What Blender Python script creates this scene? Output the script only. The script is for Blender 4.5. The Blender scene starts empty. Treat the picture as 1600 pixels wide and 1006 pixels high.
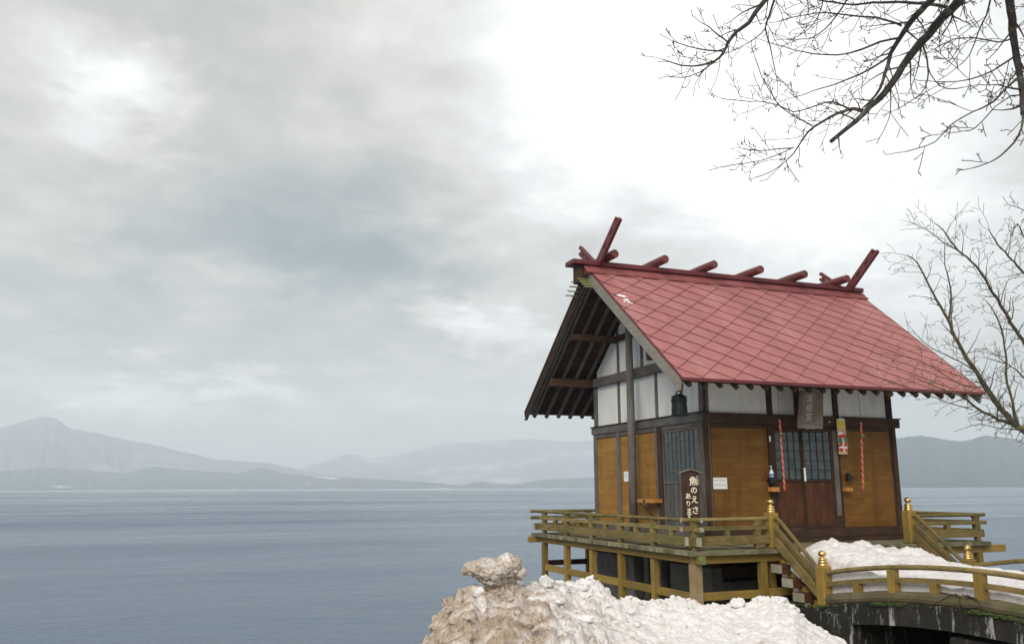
import bpy, bmesh, math, random
import numpy as np
from mathutils import Vector, Matrix, noise
random.seed(7)
PI = math.pi
SC = bpy.context.scene
COL = SC.collection

# ------------------------------------------------------------------ camera
FPX, PITCH, ROLL, YAW = 1329.85, 0.19303, -0.00409, 0.37560
CAM = Vector((-8.594, -12.678, 0.961))
FW = Vector((math.sin(YAW)*math.cos(PITCH), math.cos(YAW)*math.cos(PITCH), math.sin(PITCH)))
RT = Vector((math.cos(YAW), -math.sin(YAW), 0))
UP = RT.cross(FW)
RT, UP = RT*math.cos(ROLL)+UP*math.sin(ROLL), UP*math.cos(ROLL)-RT*math.sin(ROLL)
cd = bpy.data.cameras.new('camera')
cam = bpy.data.objects.new('camera', cd); COL.objects.link(cam)
cam.matrix_world = Matrix(((RT.x, UP.x, -FW.x, CAM.x), (RT.y, UP.y, -FW.y, CAM.y), (RT.z, UP.z, -FW.z, CAM.z), (0, 0, 0, 1)))
cd.sensor_width = 36.0; cd.lens = FPX/1600*36.0
cd.clip_start = 0.1; cd.clip_end = 80000
SC.camera = cam

def ray(u, v):
    d = FW + RT*((u-800)/FPX) - UP*((v-503)/FPX)
    return d.normalized()
def at(u, v, dist):
    """point seen at photo pixel (u,v), dist metres along the optical axis"""
    return CAM + (FW + RT*((u-800)/FPX) - UP*((v-503)/FPX))*dist

# ------------------------------------------------------------------ world, sun, exposure
SUN_EL, SUN_AZ = math.radians(35), math.radians(-137)    # azimuth from +Y towards +X
W = bpy.data.worlds.new('World'); SC.world = W; W.use_nodes = True
nt = W.node_tree; nt.nodes.clear()
def N(t, **k):
    n = nt.nodes.new(t)
    for a, b in k.items():
        setattr(n, a, b)
    return n
out = N('ShaderNodeOutputWorld')
sky = N('ShaderNodeTexSky', sky_type='NISHITA', sun_disc=False, sun_elevation=SUN_EL, sun_rotation=SUN_AZ)
bgs = N('ShaderNodeBackground'); bgs.inputs[1].default_value = 0.06
nt.links.new(sky.outputs[0], bgs.inputs[0])
tc = N('ShaderNodeTexCoord')
def vmath(op, a, b=None):
    n = N('ShaderNodeVectorMath', operation=op)
    for i, x in enumerate((a, b)):
        if x is None: continue
        if isinstance(x, bpy.types.NodeSocket): nt.links.new(x, n.inputs[i])
        else: n.inputs[i].default_value = x
    return n
def fmath(op, a, b=None, clamp=False):
    n = N('ShaderNodeMath', operation=op, use_clamp=clamp)
    for i, x in enumerate((a, b)):
        if x is None: continue
        if isinstance(x, bpy.types.NodeSocket): nt.links.new(x, n.inputs[i])
        else: n.inputs[i].default_value = x
    return n.outputs[0]
direc = tc.outputs['Generated']
sep = N('ShaderNodeSeparateXYZ'); nt.links.new(direc, sep.inputs[0])
zc = fmath('ADD', fmath('MAXIMUM', sep.outputs[2], 0.0), 0.16)
px = fmath('DIVIDE', sep.outputs[0], zc); py = fmath('DIVIDE', sep.outputs[1], zc)
plane = N('ShaderNodeCombineXYZ'); nt.links.new(px, plane.inputs[0]); nt.links.new(py, plane.inputs[1])
def noise_n(vec, scale, detail=8, rough=.55, dist=0.0, dim='3D'):
    n = N('ShaderNodeTexNoise', noise_dimensions=dim); nt.links.new(vec, n.inputs['Vector'])
    n.inputs['Scale'].default_value = scale; n.inputs['Detail'].default_value = detail
    n.inputs['Roughness'].default_value = rough; n.inputs['Distortion'].default_value = dist
    return n
# cloud edges: the direction itself is stirred by noise before the cloud banks are placed
wn = noise_n(plane.outputs[0], 2.1, 11, .66, .2)
ws = vmath('SUBTRACT', wn.outputs['Color'], (.5, .5, .5))
wsc = vmath('MULTIPLY', ws.outputs[0], (.34, .34, .17))
wd = vmath('NORMALIZE', vmath('ADD', direc, wsc.outputs[0]).outputs[0])
n1 = noise_n(plane.outputs[0], 0.9, 10, .58, .3)
n2 = noise_n(plane.outputs[0], 3.4, 8, .6, .4)
base = fmath('ADD', 0.755, fmath('MULTIPLY', fmath('SUBTRACT', n1.outputs['Fac'], .5), .34))
base = fmath('ADD', base, fmath('MULTIPLY', fmath('SUBTRACT', n2.outputs['Fac'], .5), .29))
n3 = noise_n(plane.outputs[0], 8.5, 8, .62, .5)
base = fmath('ADD', base, fmath('MULTIPLY', fmath('SUBTRACT', n3.outputs['Fac'], .5), .15))
base = fmath('ADD', base, .025)
# an overcast sky is brighter overhead than low down
base = fmath('ADD', base, fmath('MULTIPLY', fmath('MAXIMUM', fmath('SUBTRACT', sep.outputs[2], .45), 0.0), .55))
sq = (1, 1, 2.1)
wq = vmath('MULTIPLY', wd.outputs[0], sq).outputs[0]
# cloud banks: (u, v, radius in photo px, brightness)
for (u, v, r, b) in [(1080, 90, 265, .29), (1300, 190, 260, .15), (830, 60, 170, .06), (1000, 290, 200, .10), (190, 148, 70, .155), (245, 115, 45, .07), (120, 210, 110, .05), (50, 60, 90, .07),
                     (330, 340, 130, -.055), (460, 390, 110, -.07), (620, 430, 90, -.05), (380, 60, 100, -.05), (520, 300, 110, -.035), (40, 330, 70, .06),
                     (760, 508, 48, .16), (825, 530, 32, .09), (690, 505, 40, .06), (335, 425, 48, .08), (440, 465, 42, .06), (190, 430, 60, .06), (280, 515, 60, .06), (170, 480, 55, -.05), (480, 510, 55, -.05),
                     (330, 590, 50, -.03), (80, 560, 80, -.03), (170, 612, 75, .20), (300, 606, 50, .10), (405, 612, 50, .17), (300, 562, 90, -.07), (470, 585, 60, -.04), (40, 560, 60, .06), (520, 640, 90, .05), (620, 620, 160, .05), (800, 640, 120, .04), (560, 180, 90, .025),
                     (1200, 360, 180, .10), (1450, 330, 190, .08), (1520, 480, 120, .07), (1150, 560, 160, .06)]:
    dv = ray(u, v); s = r/FPX*1.42
    df = vmath('SUBTRACT', wq, (dv.x, dv.y, dv.z*2.1)).outputs[0]
    dt = vmath('DOT_PRODUCT', df, df).outputs['Value']
    g = fmath('POWER', math.e, fmath('MULTIPLY', dt, -1.0/(s*s)))
    base = fmath('ADD', base, fmath('MULTIPLY', g, b*(1.0 if b > .25 else 1.35)))
ramp = N('ShaderNodeValToRGB'); nt.links.new(fmath('DIVIDE', base, 1.4), ramp.inputs[0])
cr = ramp.color_ramp
KX = 1/2**1.15
def disp(r_, g_, b_): return tuple((((c+.055)/1.055)**2.4 if c > .04 else c/12.92)*KX for c in (r_, g_, b_))+(1,)
stops = ((.50, disp(.47, .54, .57)), (.62, disp(.60, .65, .663)), (.70, disp(.70, .725, .72)), (.80, disp(.81, .808, .79)), (.90, disp(.91, .898, .875)), (1.0, disp(1, 1, .995)), (1.2, disp(1.22, 1.22, 1.2)), (1.4, disp(1.4, 1.4, 1.38)))
cr.elements[0].position = stops[0][0]/1.4; cr.elements[0].color = stops[0][1]
cr.elements[1].position = 1.0; cr.elements[1].color = stops[-1][1]
for pos, c in stops[1:-1]:
    e = cr.elements.new(pos/1.4); e.color = c
bgc = N('ShaderNodeBackground'); nt.links.new(ramp.outputs[0], bgc.inputs[0]); bgc.inputs[1].default_value = 1.0
mx = N('ShaderNodeMixShader'); mx.inputs[0].default_value = .93
nt.links.new(bgs.outputs[0], mx.inputs[1]); nt.links.new(bgc.outputs[0], mx.inputs[2]); nt.links.new(mx.outputs[0], out.inputs[0])

sl = bpy.data.lights.new('sun', 'SUN'); sl.energy = 1.5; sl.angle = math.radians(35); sl.color = (1, .96, .9)
so = bpy.data.objects.new('sun', sl); COL.objects.link(so)
sd = Vector((math.sin(SUN_AZ)*math.cos(SUN_EL), math.cos(SUN_AZ)*math.cos(SUN_EL), math.sin(SUN_EL)))
so.rotation_euler = sd.to_track_quat('Z', 'Y').to_euler()
SC.view_settings.view_transform = 'Standard'; SC.view_settings.look = 'None'
SC.view_settings.exposure = 1.15; SC.view_settings.gamma = 1.0; SC.view_settings.use_curve_mapping = False
try:
    SC.cycles.use_denoising = True; SC.cycles.max_bounces = 6; SC.cycles.volume_bounces = 2
    SC.cycles.transparent_max_bounces = 8; SC.cycles.use_adaptive_sampling = True
except Exception: pass

# ------------------------------------------------------------------ materials
def mat(name):
    m = bpy.data.materials.new(name); m.use_nodes = True
    t = m.node_tree; b = t.nodes['Principled BSDF']
    return m, t, b
def lk(t, a, b): t.links.new(a, b)
def nz(t, scale, detail=6, rough=.6, stretch=(1, 1, 1), dist=0, rnd=True, coord='Object'):
    c = t.nodes.new('ShaderNodeTexCoord'); mp = t.nodes.new('ShaderNodeMapping')
    mp.inputs['Scale'].default_value = stretch
    lk(t, c.outputs[coord], mp.inputs[0])
    if rnd:
        oi = t.nodes.new('ShaderNodeObjectInfo'); mu = t.nodes.new('ShaderNodeVectorMath'); mu.operation = 'SCALE'
        cx = t.nodes.new('ShaderNodeCombineXYZ'); lk(t, oi.outputs['Random'], cx.inputs[0]); lk(t, oi.outputs['Random'], cx.inputs[2])
        lk(t, cx.outputs[0], mu.inputs[0]); mu.inputs['Scale'].default_value = 37.0
        lk(t, mu.outputs[0], mp.inputs['Location'])
    n = t.nodes.new('ShaderNodeTexNoise'); lk(t, mp.outputs[0], n.inputs['Vector'])
    n.inputs['Scale'].default_value = scale; n.inputs['Detail'].default_value = detail
    n.inputs['Roughness'].default_value = rough; n.inputs['Distortion'].default_value = dist
    return n.outputs['Fac']
def rmp(t, f, stops):
    r = t.nodes.new('ShaderNodeValToRGB'); lk(t, f, r.inputs[0]); e = r.color_ramp.elements
    e[0].position, e[0].color = stops[0][0], (*stops[0][1], 1)
    e[1].position, e[1].color = stops[-1][0], (*stops[-1][1], 1)
    for p, c in stops[1:-1]:
        x = e.new(p); x.color = (*c, 1)
    return r.outputs[0]
def mixc(t, f, a, b, mode='MIX'):
    m = t.nodes.new('ShaderNodeMix'); m.data_type = 'RGBA'; m.blend_type = mode
    if isinstance(f, (int, float)): m.inputs[0].default_value = f
    else: lk(t, f, m.inputs[0])
    for i, x in ((6, a), (7, b)):
        if isinstance(x, tuple): m.inputs[i].default_value = (*x[:3], 1)
        else: lk(t, x, m.inputs[i])
    return m.outputs[2]
def bump(t, b, f, strength=.3, dist=.01):
    n = t.nodes.new('ShaderNodeBump'); lk(t, f, n.inputs['Height'])
    n.inputs['Strength'].default_value = strength; n.inputs['Distance'].default_value = dist
    lk(t, n.outputs[0], b.inputs['Normal'])
def sc(c, k): return tuple(min(1, x*k) for x in c)
def rvar(t, col, lo=.84, hi=1.12):
    oi = t.nodes.new('ShaderNodeObjectInfo')
    m = t.nodes.new('ShaderNodeMapRange'); lk(t, oi.outputs['Random'], m.inputs[0]); m.inputs[3].default_value = lo; m.inputs[4].default_value = hi
    v = t.nodes.new('ShaderNodeVectorMath'); v.operation = 'SCALE'; lk(t, col, v.inputs[0]); lk(t, m.outputs[0], v.inputs['Scale'])
    return v.outputs[0]
AX = {'x': (.12, 1, 1), 'y': (1, .12, 1), 'z': (1, 1, .12), 'n': (1, 1, 1)}
def wood(name, c, axis='x', rough=.8, grain=28, var=.45, stain=None, stain_amt=.5, bs=.35, moss=None):
    m, t, b = mat(name+'_'+axis)
    g = nz(t, grain, 8, .65, AX[axis], .4)
    col = rmp(t, g, [(.25, sc(c, 1-var)), (.5, c), (.78, sc(c, 1+var*.7))])
    big = nz(t, 2.6, 5, .6)
    col = mixc(t, rmp(t, big, [(.38, (0, 0, 0)), (.68, (1, 1, 1))]), col, mixc(t, stain_amt, col, stain or sc(c, .45)))
    if 'mustard' in name:   # rain streaks run down across the boards, with small dark knots
        vs_ = nz(t, 5.0, 6, .62, (1, 1, .14), rnd=False); kn = nz(t, 26, 3, .5, (1, 1, 1.6))
        col = mixc(t, rmp(t, vs_, [(.50, (0, 0, 0)), (.72, (.8, .8, .8))]), col, sc(c, .42))
        col = mixc(t, rmp(t, kn, [(.70, (0, 0, 0)), (.76, (.7, .7, .7))]), col, sc(c, .3))
    if moss:
        mo = nz(t, 5.5, 7, .7)
        col = mixc(t, rmp(t, mo, [(.52, (0, 0, 0)), (.66, (1, 1, 1))]), col, moss)
    col = rvar(t, col, *((.89, 1.06) if 'mustard' in name else (.6, 1.5) if 'floor' in name else (.74, 1.16) if 'olive' in name else (.84, 1.12)))
    lk(t, col, b.inputs['Base Color']); b.inputs['Roughness'].default_value = rough
    b.inputs['Specular IOR Level'].default_value = .25
    bump(t, b, g, bs, .006)
    return m
_wc = {}
def WD(kind, axis):
    k = (kind, axis)
    if k not in _wc:
        P = dict(
            olive=dict(c=(.27, .170, .036), stain=(.15, .115, .04), stain_amt=.6, var=.28, rough=.62),
            olive_old=dict(c=(.235, .165, .060), stain=(.11, .095, .04), stain_amt=.75, var=.4, moss=(.085, .10, .025)),
            post_old=dict(c=(.34, .26, .16), stain=(.23, .15, .05), stain_amt=.7, var=.3),
            grey=dict(c=(.145, .128, .115), stain=(.085, .068, .058), stain_amt=.8, var=.45),
            pale=dict(c=(.215, .195, .17), stain=(.17, .15, .12), stain_amt=.7, var=.4),
            dark=dict(c=(.062, .034, .021), stain=(.025, .014, .009), stain_amt=.7, var=.5),
            bluegrey=dict(c=(.125, .12, .112), stain=(.05, .043, .038), stain_amt=.7, var=.4),
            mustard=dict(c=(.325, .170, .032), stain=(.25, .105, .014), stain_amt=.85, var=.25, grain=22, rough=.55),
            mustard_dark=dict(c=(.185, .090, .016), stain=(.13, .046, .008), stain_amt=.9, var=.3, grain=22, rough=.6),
            door=dict(c=(.10, .036, .017), stain=(.035, .017, .011), stain_amt=.75, var=.5, grain=20),
            log=dict(c=(.135, .105, .06), stain=(.05, .045, .02), stain_amt=.7, var=.4, moss=(.07, .085, .02)),
            ends=dict(c=(.36, .335, .25), stain=(.22, .2, .11), stain_amt=.7, var=.4),
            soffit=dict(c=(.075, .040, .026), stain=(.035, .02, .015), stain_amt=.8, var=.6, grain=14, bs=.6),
            orange=dict(c=(.50, .22, .05), stain=(.36, .14, .03), stain_amt=.5, var=.2, rough=.5),
            floor=dict(c=(.20, .175, .11), stain=(.09, .085, .04), stain_amt=.8, var=.4, moss=(.09, .10, .04)),
            bamboo=dict(c=(.30, .30, .12), stain=(.14, .15, .05), stain_amt=.6, var=.3, rough=.5),
            plaque=dict(c=(.20, .15, .12), stain=(.11, .08, .065), stain_amt=.7, var=.35),
            signwood=dict(c=(.06, .028, .02), stain=(.03, .015, .012), stain_amt=.6, var=.4),
        )[kind]
        _wc[k] = wood('wood_'+kind, axis=axis, **P)
    return _wc[k]
def plain(name, c, rough=.6, metal=0, var=.12, scale=12, bs=.1, spec=.4):
    m, t, b = mat(name)
    g = nz(t, scale, 6, .6)
    lk(t, rmp(t, g, [(.3, sc(c, 1-var)), (.7, sc(c, 1+var))]), b.inputs['Base Color'])
    b.inputs['Roughness'].default_value = rough; b.inputs['Metallic'].default_value = metal
    b.inputs['Specular IOR Level'].default_value = spec
    bump(t, b, g, bs, .004)
    return m
# plaster: off white, faint streaks
def plaster_mat():
    m, t, b = mat('plaster')
    a = nz(t, 3.0, 7, .66, (1, 1, .3), rnd=False); f = nz(t, 60, 3, .5)
    col = rmp(t, a, [(.28, (.46, .455, .42)), (.45, (.665, .655, .61)), (.75, (.775, .77, .725))])
    lk(t, col, b.inputs['Base Color']); b.inputs['Roughness'].default_value = .9; bump(t, b, f, .15, .003)
    return m
PLASTER = plaster_mat()
# red sheet-metal: chalky, bleached lightly and streaked down the slope
def red_mat(name, c, rough=.52):
    m, t, b = mat(name)
    a = nz(t, 3.0, 6, .65, (1, .3, .3), rnd=False); f = nz(t, 70, 3, .6, rnd=False)
    st = nz(t, 1.1, 5, .6, (1, .22, .22), rnd=False)
    col = rmp(t, a, [(.28, sc(c, .82)), (.5, c), (.75, (c[0]*1.12, c[1]*1.5, c[2]*1.45))])
    col = mixc(t, rmp(t, st, [(.46, (0, 0, 0)), (.70, (.7, .7, .7))]), col, sc(c, .60))
    col = rvar(t, col, .97, 1.03)
    lk(t, col, b.inputs['Base Color']); lk(t, rmp(t, a, [(.3, (rough,)*3), (.7, (rough+.15,)*3)]), b.inputs['Roughness'])
    b.inputs['Specular IOR Level'].default_value = .45
    bump(t, b, f, .06, .003)
    return m
RED = red_mat('red_tile', (.335, .115, .110)); RED_DK = red_mat('red_trim', (.115, .020, .023), .45); RED_LOG = red_mat('red_log', (.13, .030, .030), .5); SEAM_SHADE = plain('seam_shade', (.012, .003, .003), .8)
GOLD = plain('gilt', (.70, .47, .17), .34, 1.0, .3, 20, .05)
BLACK = plain('blackened_iron', (.02, .022, .022), .55, .3, .3)
BRONZE = plain('dark_bronze', (.014, .020, .018), .5, .6, .35, 20, .3)
WHITE = plain('white_paint', (.78, .78, .74), .6, 0, .05)
PAPER = plain('paper', (.74, .76, .72), .8, 0, .05)
INK = plain('ink', (.09, .10, .12), .8)
INK2 = plain('grey_ink', (.30, .32, .33), .8)
CREAM = plain('cream_lettering', (.80, .74, .52), .6, 0, .08, 40)
PALEINK = plain('pale_lettering', (.40, .38, .35), .7)
REDP = plain('red_print', (.55, .03, .035), .6); YEL = plain('yellow_print', (.72, .52, .05), .5); GRN = plain('green_print', (.06, .16, .09), .6); PINK = plain('pink_print', (.65, .30, .32), .6)
ROPE_R = plain('red_cord', (.46, .06, .03), .8, 0, .25, 60, .5); ROPE_W = plain('white_cord', (.46, .27, .19), .85, 0, .15, 60, .5)
BRASS = plain('tarnished_brass', (.22, .18, .10), .45, .8, .3)
PLASTIC = plain('bottle_plastic', (.62, .70, .76), .3); BLUE = plain('blue_label', (.08, .22, .42), .4)
def glass_mat():
    m, t, b = mat('pane_glass')
    a = nz(t, 3, 4, .6)
    lk(t, rmp(t, a, [(.3, (.02, .035, .038)), (.7, (.06, .092, .095))]), b.inputs['Base Color'])
    b.inputs['Roughness'].default_value = .22; b.inputs['Specular IOR Level'].default_value = .6
    return m
GLASS = glass_mat()
def conc_mat(name, dark=False):
    m, t, b = mat(name)
    a = nz(t, 1.6, 9, .7, (1, 1, .8)); f = nz(t, 25, 6, .7); s = nz(t, 5.5, 7, .75, (1, 1, .2))
    if dark:
        col = rmp(t, a, [(.3, (.006, .005, .004)), (.55, (.016, .014, .009)), (.75, (.045, .038, .026))])
        col = mixc(t, rmp(t, s, [(.55, (0, 0, 0)), (.63, (1, 1, 1))]), col, (.36, .35, .32))
    else:
        col = rmp(t, a, [(.3, (.085, .075, .062)), (.55, (.17, .155, .13)), (.75, (.26, .24, .205))])
        col = mixc(t, rmp(t, s, [(.55, (0, 0, 0)), (.75, (.7, .7, .7))]), col, (.06, .055, .045))
    lk(t, col, b.inputs['Base Color']); b.inputs['Roughness'].default_value = .9
    bump(t, b, f, .5, .015)
    return m
CONC = conc_mat('weathered_concrete'); CONC_DK = conc_mat('stained_concrete', True)
def moss_mat():
    m, t, b = mat('moss'); a = nz(t, 18, 8, .7)
    lk(t, rmp(t, a, [(.35, (.02, .028, .007)), (.6, (.055, .08, .014)), (.8, (.11, .125, .03))]), b.inputs['Base Color'])
    b.inputs['Roughness'].default_value = 1; bump(t, b, a, 1, .03); return m
MOSS = moss_mat()
def snow_mat(name, dirt=.5, speck=.5):
    """old snow: white ice, brown grit caught in patches, in specks and in the hollows of the crust; dirtier towards the left end"""
    m, t, b = mat(name)
    def mth(op, x, y):
        n = t.nodes.new('ShaderNodeMath'); n.operation = op
        for i, q in enumerate((x, y)):
            if isinstance(q, (int, float)): n.inputs[i].default_value = q
            else: lk(t, q, n.inputs[i])
        return n.outputs[0]
    a = nz(t, .9, 7, .62, rnd=False); f = nz(t, 9, 8, .7, rnd=False); g = nz(t, 48, 5, .72, rnd=False); h = nz(t, 3.4, 8, .75, rnd=False, dist=.6)
    snow = rmp(t, f, [(.3, (.74, .68, .65)), (.6, (.88, .85, .83))])
    brown = rmp(t, f, [(.3, (.24, .16, .10)), (.52, (.43, .33, .235)), (.75, (.62, .53, .43))])
    c = t.nodes.new('ShaderNodeTexCoord'); sx = t.nodes.new('ShaderNodeSeparateXYZ'); lk(t, c.outputs['Object'], sx.inputs[0])
    mr = t.nodes.new('ShaderNodeMapRange'); lk(t, sx.outputs[0], mr.inputs[0]); mr.inputs[1].default_value = -6.4; mr.inputs[2].default_value = -3.6
    mr.inputs[3].default_value = 1.0; mr.inputs[4].default_value = .3
    k = mth('MULTIPLY', mr.outputs[0], dirt)
    v = mth('ADD', mth('MULTIPLY', mth('ADD', h, mth('MULTIPLY', a, .6)), 1.0), mth('MULTIPLY', k, .45))
    dm = t.nodes.new('ShaderNodeMapRange'); lk(t, v, dm.inputs[0]); dm.inputs[1].default_value = 1.02; dm.inputs[2].default_value = 1.24
    ge = t.nodes.new('ShaderNodeNewGeometry')
    hol = rmp(t, ge.outputs['Pointiness'], [(.43, (1, 1, 1)), (.51, (0, 0, 0))])
    amt = mth('MINIMUM', mth('ADD', mth('MULTIPLY', dm.outputs[0], .85), mth('MULTIPLY', hol, mth('MULTIPLY', k, 1.0))), 1.0)
    col = mixc(t, amt, snow, brown)
    sp = rmp(t, g, [(.60, (0, 0, 0)), (.70, (1, 1, 1))])
    col = mixc(t, mth('MULTIPLY', sp, mth('MULTIPLY', mr.outputs[0], speck)), col, (.20, .13, .08))
    lk(t, col, b.inputs['Base Color']); b.inputs['Roughness'].default_value = .5; b.inputs['Specular IOR Level'].default_value = .4
    bump(t, b, mth('ADD', g, mth('MULTIPLY', f, .6)), .9, .025)
    return m
SNOW_DIRTY = snow_mat('old_dirty_snow', .92, .95); SNOW_CLEAN = snow_mat('trodden_snow', .9, .3)
def bark_mat(name, c, lich):
    m, t, b = mat(name); a = nz(t, 22, 6, .7, rnd=False); l = nz(t, 9, 6, .7, rnd=False)
    col = rmp(t, a, [(.3, sc(c, .55)), (.7, sc(c, 1.3))])
    col = mixc(t, rmp(t, l, [(.52, (0, 0, 0)), (.64, (1, 1, 1))]), col, lich)
    lk(t, col, b.inputs['Base Color']); b.inputs['Roughness'].default_value = .9; bump(t, b, a, .6, .01); return m
BARK = bark_mat('dark_bark', (.035, .028, .024), (.10, .10, .085)); BARK2 = bark_mat('lichened_bark', (.07, .058, .038), (.155, .15, .065))
TWIG = plain('twig_bark', (.045, .03, .022), .85); TWIG2 = plain('pale_twig_bark', (.10, .075, .05), .85)

# ------------------------------------------------------------------ mesh helpers
class MB:
    def __init__(s): s.v = []; s.f = []; s.mi = []
    def add(s, vs, fs, mi=0):
        o = len(s.v); s.v += [tuple(x) for x in vs]; s.f += [tuple(o+i for i in f) for f in fs]; s.mi += [mi]*len(fs)
    def box(s, a, b, bev=0.0, mi=0):
        x0, y0, z0 = (min(a[i], b[i]) for i in range(3)); x1, y1, z1 = (max(a[i], b[i]) for i in range(3))
        s.obox(Vector(((x0+x1)/2, (y0+y1)/2, (z0+z1)/2)), Vector((1, 0, 0)), Vector((0, 1, 0)), Vector((0, 0, 1)), ((x1-x0)/2, (y1-y0)/2, (z1-z0)/2), bev, mi)
    def obox(s, c, X, Y, Z, h, bev=0.0, mi=0):
        hx, hy, hz = h; bev = min(bev, hx*.45, hy*.45, hz*.45)
        if bev <= 0:
            vs = [c+X*(hx*i)+Y*(hy*j)+Z*(hz*k) for i in (-1, 1) for j in (-1, 1) for k in (-1, 1)]
            s.add(vs, [(0, 1, 3, 2), (4, 6, 7, 5), (0, 4, 5, 1), (2, 3, 7, 6), (0, 2, 6, 4), (1, 5, 7, 3)], mi); return
        # chamfered box: 24 verts
        idx = {}; vs = []
        for i in (-1, 1):
            for j in (-1, 1):
                for k in (-1, 1):
                    for ax in range(3):
                        q = [hx*i, hy*j, hz*k]
                        for o in range(3):
                            if o != ax: q[o] -= bev*(i, j, k)[o]
                        idx[(i, j, k, ax)] = len(vs); vs.append(c+X*q[0]+Y*q[1]+Z*q[2])
        fs = []
        for ax in range(3):
            o1, o2 = [o for o in range(3) if o != ax]
            for sg in (-1, 1):
                f = []
                for p, q in ((-1, -1), (1, -1), (1, 1), (-1, 1)):
                    k = [0, 0, 0]; k[ax] = sg; k[o1] = p; k[o2] = q; f.append(idx[(k[0], k[1], k[2], ax)])
                if (sg > 0) == (ax == 1): f.reverse()
                fs.append(f)
        for ax in range(3):     # edges along ax
            o1, o2 = [o for o in range(3) if o != ax]
            for p in (-1, 1):
                for q in (-1, 1):
                    k0 = [0]*3; k0[ax] = -1; k0[o1] = p; k0[o2] = q; k1 = list(k0); k1[ax] = 1
                    fs.append([idx[(*k0, o1)], idx[(*k0, o2)], idx[(*k1, o2)], idx[(*k1, o1)]])
        for i in (-1, 1):
            for j in (-1, 1):
                for k in (-1, 1): fs.append([idx[(i, j, k, 0)], idx[(i, j, k, 1)], idx[(i, j, k, 2)]])
        s.add(vs, fs, mi)
    def bar(s, p, q, w, h, up=(0, 0, 1), bev=0.0, mi=0):
        p = Vector(p); q = Vector(q); X = (q-p); L = X.length; X.normalize()
        Y = Vector(up).cross(X).normalized(); Z = X.cross(Y)
        s.obox((p+q)/2, X, Y, Z, (L/2, w/2, h/2), bev, mi)
    def tube(s, pts, rad, n=8, cap=True, mi=0):
        pts = [Vector(p) for p in pts]
        if not hasattr(rad, '__len__'): rad = [rad]*len(pts)
        T = (pts[1]-pts[0]).normalized()
        A = T.cross(Vector((0, 0, 1)));
        if A.length < .05: A = T.cross(Vector((0, 1, 0)))
        A.normalize(); o = len(s.v)
        for i, p in enumerate(pts):
            if 0 < i < len(pts)-1: T = (pts[i+1]-pts[i-1]).normalized()
            elif i == len(pts)-1: T = (pts[i]-pts[i-1]).normalized()
            A = (A-T*A.dot(T)).normalized(); B = T.cross(A)
            for k in range(n):
                a = 2*PI*k/n; s.v.append(tuple(p+(A*math.cos(a)+B*math.sin(a))*rad[i]))
        for i in range(len(pts)-1):
            for k in range(n):
                s.f.append((o+i*n+k, o+i*n+(k+1) % n, o+(i+1)*n+(k+1) % n, o+(i+1)*n+k)); s.mi.append(mi)
        if cap:
            s.f.append(tuple(o+k for k in reversed(range(n)))); s.mi.append(mi)
            s.f.append(tuple(o+(len(pts)-1)*n+k for k in range(n))); s.mi.append(mi)
    def lathe(s, c, prof, n=20, mi=0):
        o = len(s.v); c = Vector(c)
        for r, z in prof:
            for k in range(n):
                a = 2*PI*k/n; s.v.append((c.x+r*math.cos(a), c.y+r*math.sin(a), c.z+z))
        for i in range(len(prof)-1):
            for k in range(n):
                s.f.append((o+i*n+k, o+i*n+(k+1) % n, o+(i+1)*n+(k+1) % n, o+(i+1)*n+k)); s.mi.append(mi)
        s.f.append(tuple(o+k for k in reversed(range(n)))); s.mi.append(mi)
        s.f.append(tuple(o+(len(prof)-1)*n+k for k in range(n))); s.mi.append(mi)
    def prism(s, poly, d, mi=0):
        """poly: list of Vector (planar), extruded by vector d"""
        n = len(poly); d = Vector(d)
        s.add(list(poly)+[Vector(p)+d for p in poly], [tuple(reversed(range(n))), tuple(range(n, 2*n))]+[(i, (i+1) % n, n+(i+1) % n, n+i) for i in range(n)], mi)
    def build(s, name, mats, parent=None, smooth=False, fix=True, **props):
        me = bpy.data.meshes.new(name); me.from_pydata(s.v, [], s.f)
        mats = mats if isinstance(mats, (list, tuple)) else [mats]
        for m in mats: me.materials.append(m)
        if len(mats) > 1: me.polygons.foreach_set('material_index', s.mi)
        if fix and len(s.f) < 20000:
            bm = bmesh.new(); bm.from_mesh(me); bmesh.ops.recalc_face_normals(bm, faces=bm.faces); bm.to_mesh(me); bm.free()
        if smooth: me.polygons.foreach_set('use_smooth', [True]*len(me.polygons))
        me.update()
        o = bpy.data.objects.new(name, me); COL.objects.link(o)
        if parent: o.parent = parent
        for k, v in props.items(): o[k] = v
        return o
def thing(name, label, cat, group=None):
    o = bpy.data.objects.new(name, None); o.empty_display_size = .2; COL.objects.link(o)
    o['label'] = label; o['category'] = cat
    if group: o['group'] = group
    return o
def box(name, a, b, m, parent, bev=.004, **k):
    s = MB(); s.box(a, b, bev); return s.build(name, m, parent, **k)
def bar(name, p, q, w, h, m, parent, up=(0, 0, 1), bev=.004, **k):
    s = MB(); s.bar(p, q, w, h, up, bev); return s.build(name, m, parent, **k)
def tube(name, pts, r, m, parent, n=12, **k):
    s = MB(); s.tube(pts, r, n); return s.build(name, m, parent, **k)
def fnoise(p, s): return noise.noise(Vector(p)*s)

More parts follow.
